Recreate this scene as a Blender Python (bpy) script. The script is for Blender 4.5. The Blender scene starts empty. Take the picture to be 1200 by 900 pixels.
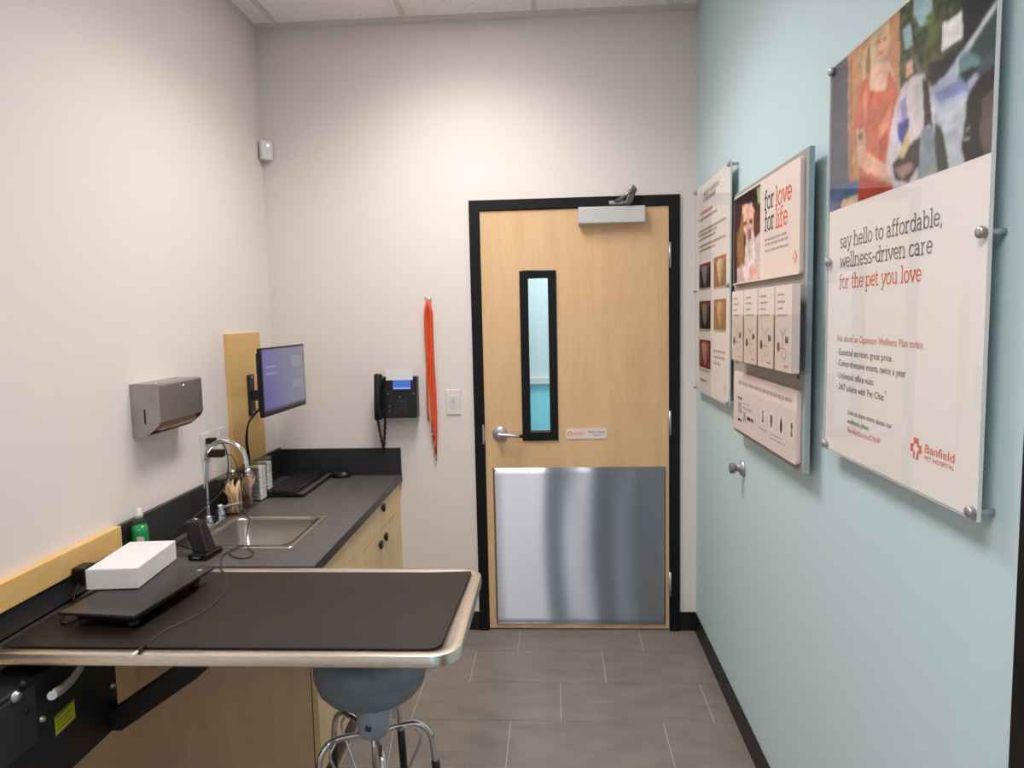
import bpy, bmesh, math, random
import numpy as np
from mathutils import Vector, Matrix
random.seed(7)
PI = math.pi
C = bpy.context.scene.collection

# ------------------------------------------------------------------ measures of the room (metres)
# x: left -> right, y: away from the camera, z: up.  Camera stands at x=0, y=0.
D, W, L, H = 3.603, 0.702, -1.440, 3.052      # back wall, right wall, left wall, ceiling
REAR = -1.55
CT, TT = 0.829, 0.833                          # countertop height, exam table height
F_PX, YAW, PITCH, ROLL, EYE = 842.68, -.0599, -.0945, -.0217, 1.628

def cam_basis():
    cy, sy, cp, sp, cr, sr = (math.cos(YAW), math.sin(YAW), math.cos(PITCH), math.sin(PITCH), math.cos(ROLL), math.sin(ROLL))
    fwd = Vector((sy*cp, cy*cp, sp)); right = Vector((cy, -sy, 0)); up = right.cross(fwd)
    return right*cr+up*sr, -right*sr+up*cr, fwd
CA, CB, CC = cam_basis()
def at(u, v, ax, val):
    """point of the plane (axis ax = val) seen at photo position u, v: used to measure flat prints and small things"""
    d = CC+CA*((u-600)/F_PX)-CB*((v-450)/F_PX)
    o = Vector((0, 0, EYE)); t = (val-o[ax])/d[ax]
    return o+d*t

# ------------------------------------------------------------------ materials
def lin(c):
    c = c/255.0
    return c/12.92 if c <= .04045 else ((c+.055)/1.055)**2.4
def rgb(*c): return (lin(c[0]), lin(c[1]), lin(c[2]), 1)
def mat(name, col, rough=.5, metal=0, spec=.5, bump=0, bscale=60, var=0, vscale=6, coat=0, stretch=(1, 1, 1), **kw):
    m = bpy.data.materials.new(name); m.use_nodes = True
    nt = m.node_tree; N = nt.nodes; K = nt.links
    b = N['Principled BSDF']
    b.inputs['Base Color'].default_value = rgb(*col)
    b.inputs['Roughness'].default_value = rough
    b.inputs['Metallic'].default_value = metal
    b.inputs['Specular IOR Level'].default_value = spec
    b.inputs['Coat Weight'].default_value = coat
    b.inputs['Coat Roughness'].default_value = .05
    for k, v in kw.items(): b.inputs[k.replace('_', ' ')].default_value = v
    if bump or var:
        tc = N.new('ShaderNodeTexCoord'); mp = N.new('ShaderNodeMapping')
        mp.inputs['Scale'].default_value = stretch
        K.new(tc.outputs['Object'], mp.inputs['Vector'])
    if bump:
        n = N.new('ShaderNodeTexNoise'); n.inputs['Scale'].default_value = bscale; n.inputs['Detail'].default_value = 3
        K.new(mp.outputs[0], n.inputs['Vector'])
        bp = N.new('ShaderNodeBump'); bp.inputs['Strength'].default_value = bump; bp.inputs['Distance'].default_value = .002
        K.new(n.outputs['Fac'], bp.inputs['Height']); K.new(bp.outputs[0], b.inputs['Normal'])
    if var:
        n = N.new('ShaderNodeTexNoise'); n.inputs['Scale'].default_value = vscale; n.inputs['Detail'].default_value = 5
        K.new(mp.outputs[0], n.inputs['Vector'])
        r = N.new('ShaderNodeValToRGB')
        lo = [max(0, x*(1-var)) for x in col]; hi = [min(255, x*(1+var)) for x in col]
        r.color_ramp.elements[0].position = .3; r.color_ramp.elements[1].position = .7
        r.color_ramp.elements[0].color = rgb(*lo); r.color_ramp.elements[1].color = rgb(*hi)
        K.new(n.outputs['Fac'], r.inputs[0]); K.new(r.outputs[0], b.inputs['Base Color'])
    return m
def emis(name, col, s):
    m = bpy.data.materials.new(name); m.use_nodes = True; nt = m.node_tree
    nt.nodes.remove(nt.nodes['Principled BSDF'])
    e = nt.nodes.new('ShaderNodeEmission'); e.inputs[0].default_value = rgb(*col); e.inputs[1].default_value = s
    nt.links.new(e.outputs[0], nt.nodes['Material Output'].inputs[0]); return m
def clear(name, tint=(254, 255, 255), rough=.015, ior=1.49, gain=.5):
    """thin clear sheet: fresnel mirror over straight transparency"""
    m = bpy.data.materials.new(name); m.use_nodes = True; nt = m.node_tree; N = nt.nodes; K = nt.links
    N.remove(N['Principled BSDF'])
    t = N.new('ShaderNodeBsdfTransparent'); t.inputs[0].default_value = rgb(*tint)
    g = N.new('ShaderNodeBsdfGlossy'); g.inputs['Roughness'].default_value = rough
    f = N.new('ShaderNodeLayerWeight'); f.inputs[0].default_value = .5
    mx = N.new('ShaderNodeMixShader'); f0 = ((ior-1)/(ior+1))**2
    pw = N.new('ShaderNodeMath'); pw.operation = 'POWER'; pw.inputs[1].default_value = 5
    ma = N.new('ShaderNodeMath'); ma.operation = 'MULTIPLY_ADD'; ma.inputs[1].default_value = (1-f0)*gain; ma.inputs[2].default_value = f0*gain; ma.use_clamp = True
    K.new(f.outputs['Facing'], pw.inputs[0]); K.new(pw.outputs[0], ma.inputs[0]); K.new(ma.outputs[0], mx.inputs[0])
    K.new(t.outputs[0], mx.inputs[1]); K.new(g.outputs[0], mx.inputs[2])
    K.new(mx.outputs[0], N['Material Output'].inputs[0]); return m
def wood(name, a, b, grain=(1, 1, 1), scale=4, rough=.45):
    m = bpy.data.materials.new(name); m.use_nodes = True; nt = m.node_tree; N = nt.nodes; K = nt.links
    p = N['Principled BSDF']; p.inputs['Roughness'].default_value = rough
    tc = N.new('ShaderNodeTexCoord'); mp = N.new('ShaderNodeMapping'); mp.inputs['Scale'].default_value = grain
    K.new(tc.outputs['Object'], mp.inputs['Vector'])
    n1 = N.new('ShaderNodeTexNoise'); n1.inputs['Scale'].default_value = scale; n1.inputs['Detail'].default_value = 6; n1.inputs['Distortion'].default_value = .6
    n2 = N.new('ShaderNodeTexNoise'); n2.inputs['Scale'].default_value = scale*9; n2.inputs['Detail'].default_value = 3
    K.new(mp.outputs[0], n1.inputs['Vector']); K.new(mp.outputs[0], n2.inputs['Vector'])
    ad = N.new('ShaderNodeMix'); ad.inputs[0].default_value = .35
    K.new(n1.outputs['Fac'], ad.inputs[2]); K.new(n2.outputs['Fac'], ad.inputs[3])
    r = N.new('ShaderNodeValToRGB'); r.color_ramp.elements[0].position = .32; r.color_ramp.elements[1].position = .68
    r.color_ramp.elements[0].color = rgb(*a); r.color_ramp.elements[1].color = rgb(*b)
    K.new(ad.outputs[0], r.inputs[0]); K.new(r.outputs[0], p.inputs['Base Color']); return m
def vcol(name, rough=.5, spec=.4):
    m = bpy.data.materials.new(name); m.use_nodes = True; nt = m.node_tree
    a = nt.nodes.new('ShaderNodeVertexColor'); a.layer_name = 'Col'
    p = nt.nodes['Principled BSDF']; p.inputs['Roughness'].default_value = rough; p.inputs['Specular IOR Level'].default_value = spec
    nt.links.new(a.outputs[0], p.inputs['Base Color']); return m

M = dict(
 wall=mat('off white wall paint', (230, 220, 214), .75, bump=.12, bscale=220),
 teal=mat('pale teal wall paint', (194, 219, 224), .62, bump=.12, bscale=220),
 tealb=mat('corridor teal paint', (208, 220, 226), .7),
 cyan=mat('bright cyan corridor colour', (150, 228, 246), .6),  # even bright cyan for the area below the corridor rail
 ceil=mat('ceiling tile', (240, 235, 233), .9, bump=.4, bscale=300, var=.03, vscale=60),
 grid=mat('ceiling grid metal', (214, 207, 198), .5),
 tile=mat('floor tile', (126, 117, 110), .42, var=.07, vscale=7, bump=.05, bscale=90, stretch=(.8, 1.6, 1)),
 grout=mat('grout', (182, 172, 162), .8),
 black=mat('black paint', (11, 11, 13), .45, spec=.3),
 blacks=mat('black satin plastic', (14, 14, 16), .36, spec=.4),
 blackm=mat('black powder coat', (24, 24, 27), .5, bump=.1, bscale=300),
 vinyl=mat('black vinyl base', (16, 16, 19), .45),
 doorw=wood('maple door veneer', (213, 174, 128), (228, 192, 147), (3.2, 1, .55), 2.6, .42),
 maple=wood('maple laminate', (230, 200, 150), (240, 213, 166), (1, 1.2, .4), 7, .5),
 board=wood('birch board', (214, 172, 104), (226, 188, 124), (1, .5, 1.5), 5, .5),
 panel=wood('tan laminate', (216, 180, 142), (230, 196, 156), (2, 1, .35), 9, .5),
 lam=mat('charcoal laminate', (84, 80, 80), .38, var=.09, vscale=40),
 lamb=mat('black laminate edge', (38, 37, 40), .42, var=.12, vscale=50),
 steel=mat('stainless steel', (176, 170, 162), .28, 1),
 steelr=mat('brushed rim steel', (232, 222, 208), .31, 1, var=.05, vscale=30, stretch=(1, 12, 12)),
 satin=mat('satin aluminium', (186, 186, 188), .38, .85),
 chrome=mat('chrome', (225, 226, 230), .08, 1),
 mat_=mat('dark rubber mat', (38, 29, 26), .5, spec=.35, var=.1, vscale=3, bump=.1, bscale=200),
 glassd=mat('dark glass', (26, 22, 21), .22, coat=.15, spec=.4),
 white=mat('white card', (226, 222, 224), .5),
 whitep=mat('white plastic', (226, 220, 216), .35),
 paper=mat('note paper', (214, 210, 208), .7),
 clearp=clear('clear acrylic'),
 glass=clear('door glass', (235, 247, 248), .01, 1.5),
 jar=clear('jar plastic', (253, 254, 253), .04, 1.5, .8),
 pocket=clear('brochure pocket plastic', (252, 253, 253), .05, 1.5, .5),
 edge=mat('acrylic edge', (214, 216, 213), .3),
 grey=mat('grey fabric board', (160, 150, 143), .6),
 greye=mat('edge with painted reflection', (150, 172, 178), .45),  # blue-grey reflection on the display board's near edge, put into its colour
 sign=mat('printed white panel', (232, 216, 208), .35, coat=.3),
 printw=mat('poster paper', (241, 233, 229), .6, spec=.2),
 ink=mat('dark grey ink', (112, 107, 109), .6),
 inkl=mat('light grey ink', (172, 162, 158), .6),
 inkd=mat('near black ink', (60, 56, 58), .6),
 red=mat('orange red ink', (226, 104, 74), .6),
 redl=mat('pale red ink', (226, 150, 128), .6),
 orange=mat('orange webbing', (226, 84, 40), .6, bump=.3, bscale=500),
 seat=mat('blue grey vinyl', (126, 136, 146), .45, var=.06, vscale=20),
 enamel=mat('pale grey enamel', (170, 180, 190), .35),
 blue=mat('blue mark', (40, 60, 140), .5),
 rubber=mat('black rubber', (26, 28, 32), .5),
 gauze=mat('white gauze', (246, 245, 240), .85, bump=1, bscale=120),
 stick=wood('birch sticks', (214, 172, 128), (236, 204, 168), (6, 6, .5), 10, .6),
 swab=wood('pink wooden sticks', (206, 160, 132), (232, 196, 172), (6, 6, .5), 10, .6),
 green=mat('green soap', (24, 196, 100), .12, coat=.5, Transmission_Weight=.25),
 bottle=clear('bottle plastic', (225, 235, 232), .05, 1.5, 1.5),
 yellow=mat('yellow warning label', (196, 196, 40), .5),
 yellowi=mat('label print', (120, 122, 30), .6),
 scrpl=mat('dark screen print', (40, 42, 60), .3),
 towel=mat('brown paper towel', (158, 128, 108), .9),
 dark=mat('dark slot', (14, 14, 15), .7),
 led=emis('blue led', (150, 190, 255), 3.0),
 lamp=emis('troffer lens', (255, 250, 249), 4.9),
 carpet=mat('rear carpet', (96, 92, 96), .9),
)

# stainless kick plate: brushed along x, so reflections stretch vertically
def kick():
    m = mat('brushed kick plate', (172, 175, 182), .2, 1)
    nt = m.node_tree; b = nt.nodes['Principled BSDF']
    b.inputs['Anisotropic'].default_value = 1.0
    t = nt.nodes.new('ShaderNodeCombineXYZ'); t.inputs[2].default_value = 1
    b.inputs['Roughness'].default_value = .40
    nt.links.new(t.outputs[0], b.inputs['Tangent']); return m
M['kick'] = kick()

# ------------------------------------------------------------------ mesh builder
class MB:
    def __init__(s): s.v = []; s.f = []; s.mi = []; s.sm = []; s.cur = 0; s.mats = []
    def use(s, m):
        if m not in s.mats: s.mats.append(m)
        s.cur = s.mats.index(m); return s
    def add(s, vs, fs, smooth=False):
        o = len(s.v); s.v += [tuple(v) for v in vs]
        for f in fs: s.f.append(tuple(i+o for i in f)); s.mi.append(s.cur); s.sm.append(smooth)
        return s
    def box(s, x0, x1, y0, y1, z0, z1, rot=None):
        vs = [(x, y, z) for x in (x0, x1) for y in (y0, y1) for z in (z0, z1)]
        if rot:
            (cx, cy, cz), R = rot
            vs = [tuple(R @ Vector((v[0]-cx, v[1]-cy, v[2]-cz))+Vector((cx, cy, cz))) for v in vs]
        return s.add(vs, [(0, 1, 3, 2), (4, 6, 7, 5), (0, 4, 5, 1), (2, 3, 7, 6), (0, 2, 6, 4), (1, 5, 7, 3)])
    def cyl(s, p0, p1, r0, r1=None, n=20, caps=True):
        r1 = r0 if r1 is None else r1
        p0 = Vector(p0); p1 = Vector(p1); a = (p1-p0).normalized()
        u = a.orthogonal().normalized(); w = a.cross(u)
        vs = [p+(u*math.cos(2*PI*i/n)+w*math.sin(2*PI*i/n))*r for p, r in ((p0, r0), (p1, r1)) for i in range(n)]
        s.add(vs, [(i, (i+1) % n, n+(i+1) % n, n+i) for i in range(n)], True)
        if caps: s.add([vs[i] for i in range(n)], [tuple(range(n-1, -1, -1))]); s.add([vs[n+i] for i in range(n)], [tuple(range(n))])
        return s
    def lathe(s, c, prof, axis='z', n=28):
        c = Vector(c); vs = []
        for r, h in prof:
            for i in range(n):
                a = 2*PI*i/n; p = (r*math.cos(a), r*math.sin(a), h)
                p = {'z': p, 'x': (p[2], p[0], p[1]), 'y': (p[0], p[2], p[1])}[axis]
                vs.append(c+Vector(p))
        fs = [(k*n+i, k*n+(i+1) % n, (k+1)*n+(i+1) % n, (k+1)*n+i) for k in range(len(prof)-1) for i in range(n)]
        s.add(vs, fs, True)
        if prof[0][0] > 1e-5: s.add(vs[:n], [tuple(range(n-1, -1, -1))])
        if prof[-1][0] > 1e-5: s.add(vs[-n:], [tuple(range(n))])
        return s
    def tube(s, pts, r, n=10, smooth=True, sub=6, caps=True):
        pts = [Vector(p) for p in pts]
        if smooth and len(pts) > 2:
            q = []
            P = [pts[0]*2-pts[1]]+pts+[pts[-1]*2-pts[-2]]
            for i in range(1, len(P)-2):
                for k in range(sub):
                    t = k/sub; a, b, c, d = P[i-1:i+3]
                    q.append(.5*((2*b)+(c-a)*t+(2*a-5*b+4*c-d)*t*t+(-a+3*b-3*c+d)*t**3))
            q.append(pts[-1]); pts = q
        rr = r if callable(r) else (lambda t: r)
        u = None; rings = []
        for i, p in enumerate(pts):
            a = (pts[min(i+1, len(pts)-1)]-pts[max(i-1, 0)]).normalized()
            u = a.orthogonal().normalized() if u is None else (u-a*u.dot(a)).normalized()
            w = a.cross(u); R = rr(i/(len(pts)-1))
            rings.append([p+(u*math.cos(2*PI*j/n)+w*math.sin(2*PI*j/n))*R for j in range(n)])
        vs = [v for q in rings for v in q]
        s.add(vs, [(i*n+j, i*n+(j+1) % n, (i+1)*n+(j+1) % n, (i+1)*n+j) for i in range(len(rings)-1) for j in range(n)], True)
        if caps: s.add(rings[0], [tuple(range(n-1, -1, -1))]); s.add(rings[-1], [tuple(range(n))])
        return s
    def prism(s, poly, a0, a1, axis='y'):
        """extrude a 2D outline along an axis; poly is (x,z) for y, (y,z) for x, (x,y) for z"""
        f = {'y': lambda p, a: (p[0], a, p[1]), 'x': lambda p, a: (a, p[0], p[1]), 'z': lambda p, a: (p[0], p[1], a)}[axis]
        n = len(poly); vs = [f(p, a0) for p in poly]+[f(p, a1) for p in poly]
        return s.add(vs, [tuple(range(n-1, -1, -1)), tuple(range(n, 2*n))]+[(i, (i+1) % n, n+(i+1) % n, n+i) for i in range(n)])
    def ribbon(s, pts, half, across, thick=.0015):
        """flat strap following pts; across = width direction"""
        pts = [Vector(p) for p in pts]; across = Vector(across); vs = []
        for i, p in enumerate(pts):
            a = (pts[min(i+1, len(pts)-1)]-pts[max(i-1, 0)]).normalized()
            w = (across-a*across.dot(a)).normalized(); n = a.cross(w)*thick/2; w = w*half
            vs += [p-w-n, p+w-n, p+w+n, p-w+n]
        fs = [(i*4+j, i*4+(j+1) % 4, (i+1)*4+(j+1) % 4, (i+1)*4+j) for i in range(len(pts)-1) for j in range(4)]
        k = (len(pts)-1)*4
        return s.add(vs, fs+[(3, 2, 1, 0), (k, k+1, k+2, k+3)], True)
ORG = {}
def link(name, mb, m, parent=None, bevel=0, seg=2, org=None):
    """ONE mesh object; coordinates are given in world space"""
    if m is not None and not mb.mats: mb.mats = [m]
    if parent is not None: o0 = ORG[parent.name]
    elif org is not None: o0 = Vector(org)
    else:
        xs, ys, zs = zip(*mb.v); o0 = Vector(((min(xs)+max(xs))/2, (min(ys)+max(ys))/2, min(zs)))
    me = bpy.data.meshes.new(name)
    me.from_pydata([Vector(v)-o0 for v in mb.v], [], mb.f)
    for q in mb.mats: me.materials.append(q)
    me.polygons.foreach_set('material_index', mb.mi); me.polygons.foreach_set('use_smooth', mb.sm)
    bm = bmesh.new(); bm.from_mesh(me); bmesh.ops.remove_doubles(bm, verts=bm.verts, dist=1e-6)
    bmesh.ops.recalc_face_normals(bm, faces=bm.faces); bm.to_mesh(me); bm.free(); me.update()
    o = bpy.data.objects.new(name, me); C.objects.link(o)
    if parent is not None: o.parent = parent
    else: o.location = o0
    ORG[o.name] = o0
    if bevel:
        b = o.modifiers.new('bevel', 'BEVEL'); b.width = bevel; b.segments = seg; b.limit_method = 'ANGLE'; b.angle_limit = .7
        b.harden_normals = False
    return o
def tag(o, label, cat=None, group=None, kind=None):
    o['label'] = label
    if cat: o['category'] = cat
    if group: o['group'] = group
    if kind: o['kind'] = kind
    return o
def thing(name, label, cat, loc, group=None, kind=None):
    o = bpy.data.objects.new(name, None); C.objects.link(o); o.location = loc; ORG[o.name] = Vector(loc)
    o.empty_display_size = .1
    return tag(o, label, cat, group, kind)
def struct(name, mb, m, label, cat, parent=None, **k):
    o = link(name, mb, m, parent, **k)
    if parent is None: o['kind'] = 'structure'; tag(o, label, cat)
    return o
def rotz(c, deg): return (c, Matrix.Rotation(math.radians(deg), 3, 'Z'))

# ------------------------------------------------------------------ lettering
def text_mb(body, org, xdir, ydir, size=None, width=None, off=.0004, mb=None, squash=1, bold=0):
    """plain sans lettering as flat mesh; org = start of baseline"""
    cu = bpy.data.curves.new('t', 'FONT'); cu.body = body; cu.size = 1; cu.resolution_u = 3; cu.offset = bold
    ob = bpy.data.objects.new('t', cu); C.objects.link(ob)
    me = ob.to_mesh(); vs = [v.co.copy() for v in me.vertices]; fs = [tuple(p.vertices) for p in me.polygons]
    ob.to_mesh_clear(); bpy.data.objects.remove(ob); bpy.data.curves.remove(cu)
    w = max(v.x for v in vs); sx = width/w if width else size; sy = size if size else sx
    sy *= squash
    xdir = Vector(xdir); ydir = Vector(ydir); n = xdir.cross(ydir); org = Vector(org)
    mb = mb or MB(); mb.add([org+xdir*v.x*sx+ydir*v.y*sy+n*off for v in vs], fs); return mb
def arc(cx, cy, rx, ry, a0, a1, n=12):
    return [(cx+rx*math.cos(math.radians(a0+(a1-a0)*i/n)), cy+ry*math.sin(math.radians(a0+(a1-a0)*i/n))) for i in range(n+1)]
G = {   # slab serif strokes, x-height 1, ascender 1.5, descender -.5 : (advance, strokes)
 'a': (.86, [arc(.33, .28, .25, .28, 80, 440), [(.36, .56), (.58, .56)], arc(.34, .68, .24, .32, 150, 0, 8)+[(.58, 0), (.72, 0)]]),
 'b': (.95, [[(.02, 1.5), (.16, 1.5), (.16, 0)], arc(.48, .5, .32, .5, 0, 360)]),
 'c': (.82, [arc(.45, .5, .36, .5, 45, 315)]),
 'd': (.95, [[(.6, 1.5), (.74, 1.5), (.74, 0), (.88, 0)], arc(.42, .5, .32, .5, 0, 360)]),
 'e': (.86, [[(.1, .52), (.78, .52)], arc(.44, .5, .35, .5, 5, 320)]),
 'f': (.6, [[(.05, .98), (.52, .98)], [(.22, 0)]+[(.22, 1.2)]+arc(.42, 1.22, .2, .3, 180, 60, 6), [(.06, 0), (.42, 0)]]),
 'h': (1.0, [[(.02, 1.5), (.18, 1.5), (.18, 0)], [(.04, 0), (.34, 0)], arc(.47, .66, .28, .34, 180, 0, 8)+[(.75, 0)], [(.6, 0), (.92, 0)]]),
 'i': (.45, [[(.05, .98), (.22, .98), (.22, 0)], [(.05, 0), (.4, 0)], [(.18, 1.36), (.26, 1.36)]]),
 'l': (.45, [[(.05, 1.5), (.22, 1.5), (.22, 0)], [(.05, 0), (.4, 0)]]),
 'n': (1.0, [[(.02, .98), (.18, .98), (.18, 0)], [(.04, 0), (.34, 0)], arc(.47, .66, .28, .34, 180, 0, 8)+[(.75, 0)], [(.6, 0), (.92, 0)]]),
 'o': (.92, [arc(.44, .5, .36, .5, 0, 360, 18)]),
 'p': (.95, [[(.02, .98), (.16, .98), (.16, -.5)], [(.02, -.5), (.32, -.5)], arc(.48, .5, .32, .5, 0, 360)]),
 'r': (.7, [[(.02, .98), (.18, .98), (.18, 0)], [(.04, 0), (.38, 0)], arc(.5, .55, .32, .43, 180, 80, 6)]),
 's': (.74, [arc(.36, .74, .26, .26, 30, 270, 9)+arc(.36, .25, .28, .25, 90, -150, 9)[1:]]),
 't': (.6, [[(.05, .98), (.5, .98)], [(.22, 1.35), (.22, .25)]+arc(.42, .25, .2, .25, 180, 300, 6)]),
 'u': (1.0, [[(.02, .98), (.18, .98)]+arc(.46, .34, .28, .34, 180, 360, 8), [(.6, .98), (.74, .98), (.74, 0), (.9, 0)]]),
 'v': (.88, [[(.1, .96), (.44, 0), (.78, .96)], [(0, .98), (.26, .98)], [(.62, .98), (.88, .98)]]),
 'w': (1.3, [[(.1, .96), (.36, 0), (.65, .9), (.94, 0), (1.2, .96)], [(0, .98), (.26, .98)], [(1.05, .98), (1.3, .98)]]),
 'y': (.88, [[(.1, .96), (.44, 0)], [(.78, .96), (.34, -.4), (.1, -.48)], [(0, .98), (.26, .98)], [(.62, .98), (.88, .98)]]),
 '-': (.6, [[(.1, .5), (.5, .5)]]), ',': (.35, [[(.2, .08), (.1, -.28)]]), ' ': (.45, []),
}
def slab_mb(body, org, xdir, ydir, width, xh, sw=.15, off=.0004, mb=None):
    tot = sum(G[c][0] for c in body); sx = width/tot; xdir = Vector(xdir); ydir = Vector(ydir); n = xdir.cross(ydir)
    mb = mb or MB(); X = 0; org = Vector(org); k = 0
    for ch in body:
        adv, st = G[ch]
        for pl in st:
            P = [Vector(((X+p[0])*sx, p[1]*xh)) for p in pl]
            hw = sw*xh/2
            for a, b in zip(P, P[1:]):
                d = (b-a)
                if d.length < 1e-9: continue
                d.normalize(); q = Vector((-d.y, d.x))*hw; e = d*hw*.55
                k += 1; oo = n*(off+(k % 5)*1e-5)
                mb.add([org+xdir*p.x+ydir*p.y+oo for p in (a-e-q, b+e-q, b+e+q, a-e+q)], [(0, 1, 2, 3)])
        X += adv
    return mb

# ================================================================== THE SETTING
b = MB().use(M['grout']); b.add([(L-.2, REAR, -.0015), (W+.2, REAR, -.0015), (W+.2, D+.16, -.0015), (L-.2, D+.16, -.0015)], [(0, 1, 2, 3)])
b.add([(L-.2, REAR, -.06), (W+.2, REAR, -.06), (W+.2, D+.16, -.06), (L-.2, D+.16, -.06)], [(0, 1, 2, 3)])
b.use(M['tile']); TW, TD = .6096, .3048; g = .0019
row = 0; y1 = 3.3656+TD
while y1 > REAR:
    y0 = y1-TD; sh = -.2003-.2032*row
    for i in range(-6, 8):
        xa, xb = sh+TW*i, sh+TW*(i+1)
        while xa > 3.2: xa -= TW*9; xb -= TW*9
        xa, xb = max(xa+g, L), min(xb-g, W); ya, yb = max(y0+g, REAR), min(y1-g, D)
        if xb-xa > .002 and yb-ya > .002: b.add([(xa, ya, 0), (xb, ya, 0), (xb, yb, 0), (xa, yb, 0)], [(0, 1, 2, 3)])
    y1 = y0; row += 1
    if row % 3 == 0: pass
struct('floor', b, None, 'grey brown rectangular porcelain tile floor with pale grout', 'floor', org=(0, 0, 0))
# a few corridor tiles beyond the door
T0 = D+.16
FX0, FX1, FZ = -.411, .619, 2.197             # outside of the door frame
b = MB().box(L-.15, L, REAR-.12, D+.0, 0, H+.1)
struct('wall_left', b, M['wall'], 'off white painted wall on the left behind the sink and exam table', 'wall', org=(L, 0, 0))
# right wall, with the opening of the door near the camera
DR0, DR1, DRZ = .16, 1.094, 2.16
b = MB().box(W, W+.15, DR1, D+.0, 0, H+.1).box(W, W+.15, REAR-.12, DR0, 0, H+.1).box(W, W+.15, DR0, DR1, DRZ, H+.1)
struct('wall_right', b, M['teal'], 'pale teal painted wall on the right carrying the posters', 'wall', org=(W, 0, 0))
b = MB().box(L-.15, FX0, D, T0, 0, H+.1).box(FX1, W+.15, D, T0, 0, H+.1).box(FX0, FX1, D, T0, FZ, H+.1)
struct('wall_back', b, M['wall'], 'off white end wall around the maple door', 'wall', org=(0, D, 0))
# rear wall behind the camera; its unseen window is added for kick plate reflections
b = MB().box(L-.15, -.30, REAR-.12, REAR, 0, H+.1).box(.66, W+.15, REAR-.12, REAR, 0, H+.1).box(-.30, .66, REAR-.12, REAR, 2.3, H+.1).box(-.30, .66, REAR-.12, REAR, 0, .12)
struct('wall_rear', b, M['wall'], 'off white wall behind the viewer with an opening for the added window', 'wall', org=(0, REAR, 0))
b = MB()
for x in (-.30, .34, .59): b.box(x, x+.07, REAR-.08, REAR-.02, .12, 2.3)
b.box(-.30, .66, REAR-.08, REAR-.02, .12, .17).box(-.30, .66, REAR-.08, REAR-.02, 2.25, 2.3)
wf = struct('reflection_window', b, M['black'], 'unseen tall black framed window added behind the viewer for kick plate reflections', 'window', org=(.2, REAR, .12))
link('reflection_window_pane', MB().box(-.25, .61, REAR-.053, REAR-.047, .17, 2.25), M['glass'], wf)
# ceiling: lay-in tiles in a metal grid, open where the troffers sit
b = MB().use(M['ceil'])
XG = [L, -1.296-.02, -.690, -.070, .560, W]; YG = [REAR, -1.10, -.49, .73, 1.34, 1.95, 3.17, D]
TROF = [(-.690, -.070, 1.95, 3.17), (-.690, -.070, -.49, .73)]
for i in range(len(XG)-1):
    for j in range(len(YG)-1):
        if (XG[i], XG[i+1], YG[j], YG[j+1]) in TROF: continue
        b.box(XG[i], XG[i+1], YG[j], YG[j+1], H+.006, H+.03)
b.box(L, W, REAR, D, H+.13, H+.16)
ce = struct('ceiling', b, None, 'suspended ceiling of pale grey tiles in a metal grid', 'ceiling', org=(0, 0, H))
b = MB(); q = .012
for x in XG[1:-1]: b.box(x-q, x+q, REAR, D, H-.001, H+.008)
for y in YG[1:-1]: b.box(L, W, y-q, y+q, H-.0012, H+.008)
b.box(L, L+.022, REAR, D, H-.002, H+.007).box(W-.022, W, REAR, D, H-.002, H+.007).box(L, W, D-.062, D, H-.003, H+.007).box(L, W, REAR, REAR+.022, H-.003, H+.007)
link('ceiling_grid', b, M['grid'], ce)
LB = ['long recessed ceiling light panel above the middle of the room', 'long recessed ceiling light panel above the viewer']
for k, (xa, xb, ya, yb) in enumerate(TROF):
    t = thing('ceiling_light', LB[k], 'ceiling light', ((xa+xb)/2, (ya+yb)/2, H+.1), 'ceiling light panels')
    a = .014
    b = MB().box(xa+a, xa+a+.03, ya+a, yb-a, H+.0, H+.1).box(xb-a-.03, xb-a, ya+a, yb-a, H+.0, H+.1).box(xa+a, xb-a, ya+a, ya+a+.03, H, H+.1).box(xa+a, xb-a, yb-a-.03, yb-a, H, H+.1).box(xa+a, xb-a, ya+a, yb-a, H+.1, H+.11)
    link('housing', b, M['whitep'], t)
    link('diffuser', MB().box(xa+.045, xb-.045, ya+.045, yb-.045, H+.03, H+.035), M['lamp'], t)
# baseboards
struct('baseboard_right', MB().box(W-.008, W-.0002, DR1+.0, D-.008, .0005, .1), M['vinyl'], 'black vinyl baseboard along the teal wall', 'baseboard', bevel=.003)
struct('baseboard_back', MB().box(FX1, W-.0002, D-.008, D-.0002, .0005, .1).box(-.79, FX0, D-.008, D-.0002, .0005, .1), M['vinyl'], 'black vinyl baseboard either side of the maple door', 'baseboard', bevel=.003)
struct('baseboard_left', MB().box(L+.0002, L+.008, REAR, 2.2, .0005, .1), M['vinyl'], 'black vinyl baseboard under the exam table', 'baseboard', bevel=.003)

# door near the camera in the right wall
dr = thing('door_2', 'dark door in the teal wall beside the viewer, only its black frame edge in view', 'door', (W, DR0, 0)); dr['kind'] = 'structure'
b = MB().box(W-.012, W+.15, DR1-.05, DR1, 0, DRZ).box(W-.012, W+.15, DR0, DR0+.05, 0, DRZ).box(W-.012, W+.15, DR0+.05, DR1-.05, DRZ-.05, DRZ)
link('door_frame', b, M['black'], dr, bevel=.002)
link('door_slab', MB().box(W+.015, W+.06, DR0+.053, DR1-.053, .008, DRZ-.053), mat('dark brown door veneer', (92, 66, 52), .4, var=.1, vscale=3, stretch=(1, 3, .4)), dr)

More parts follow.
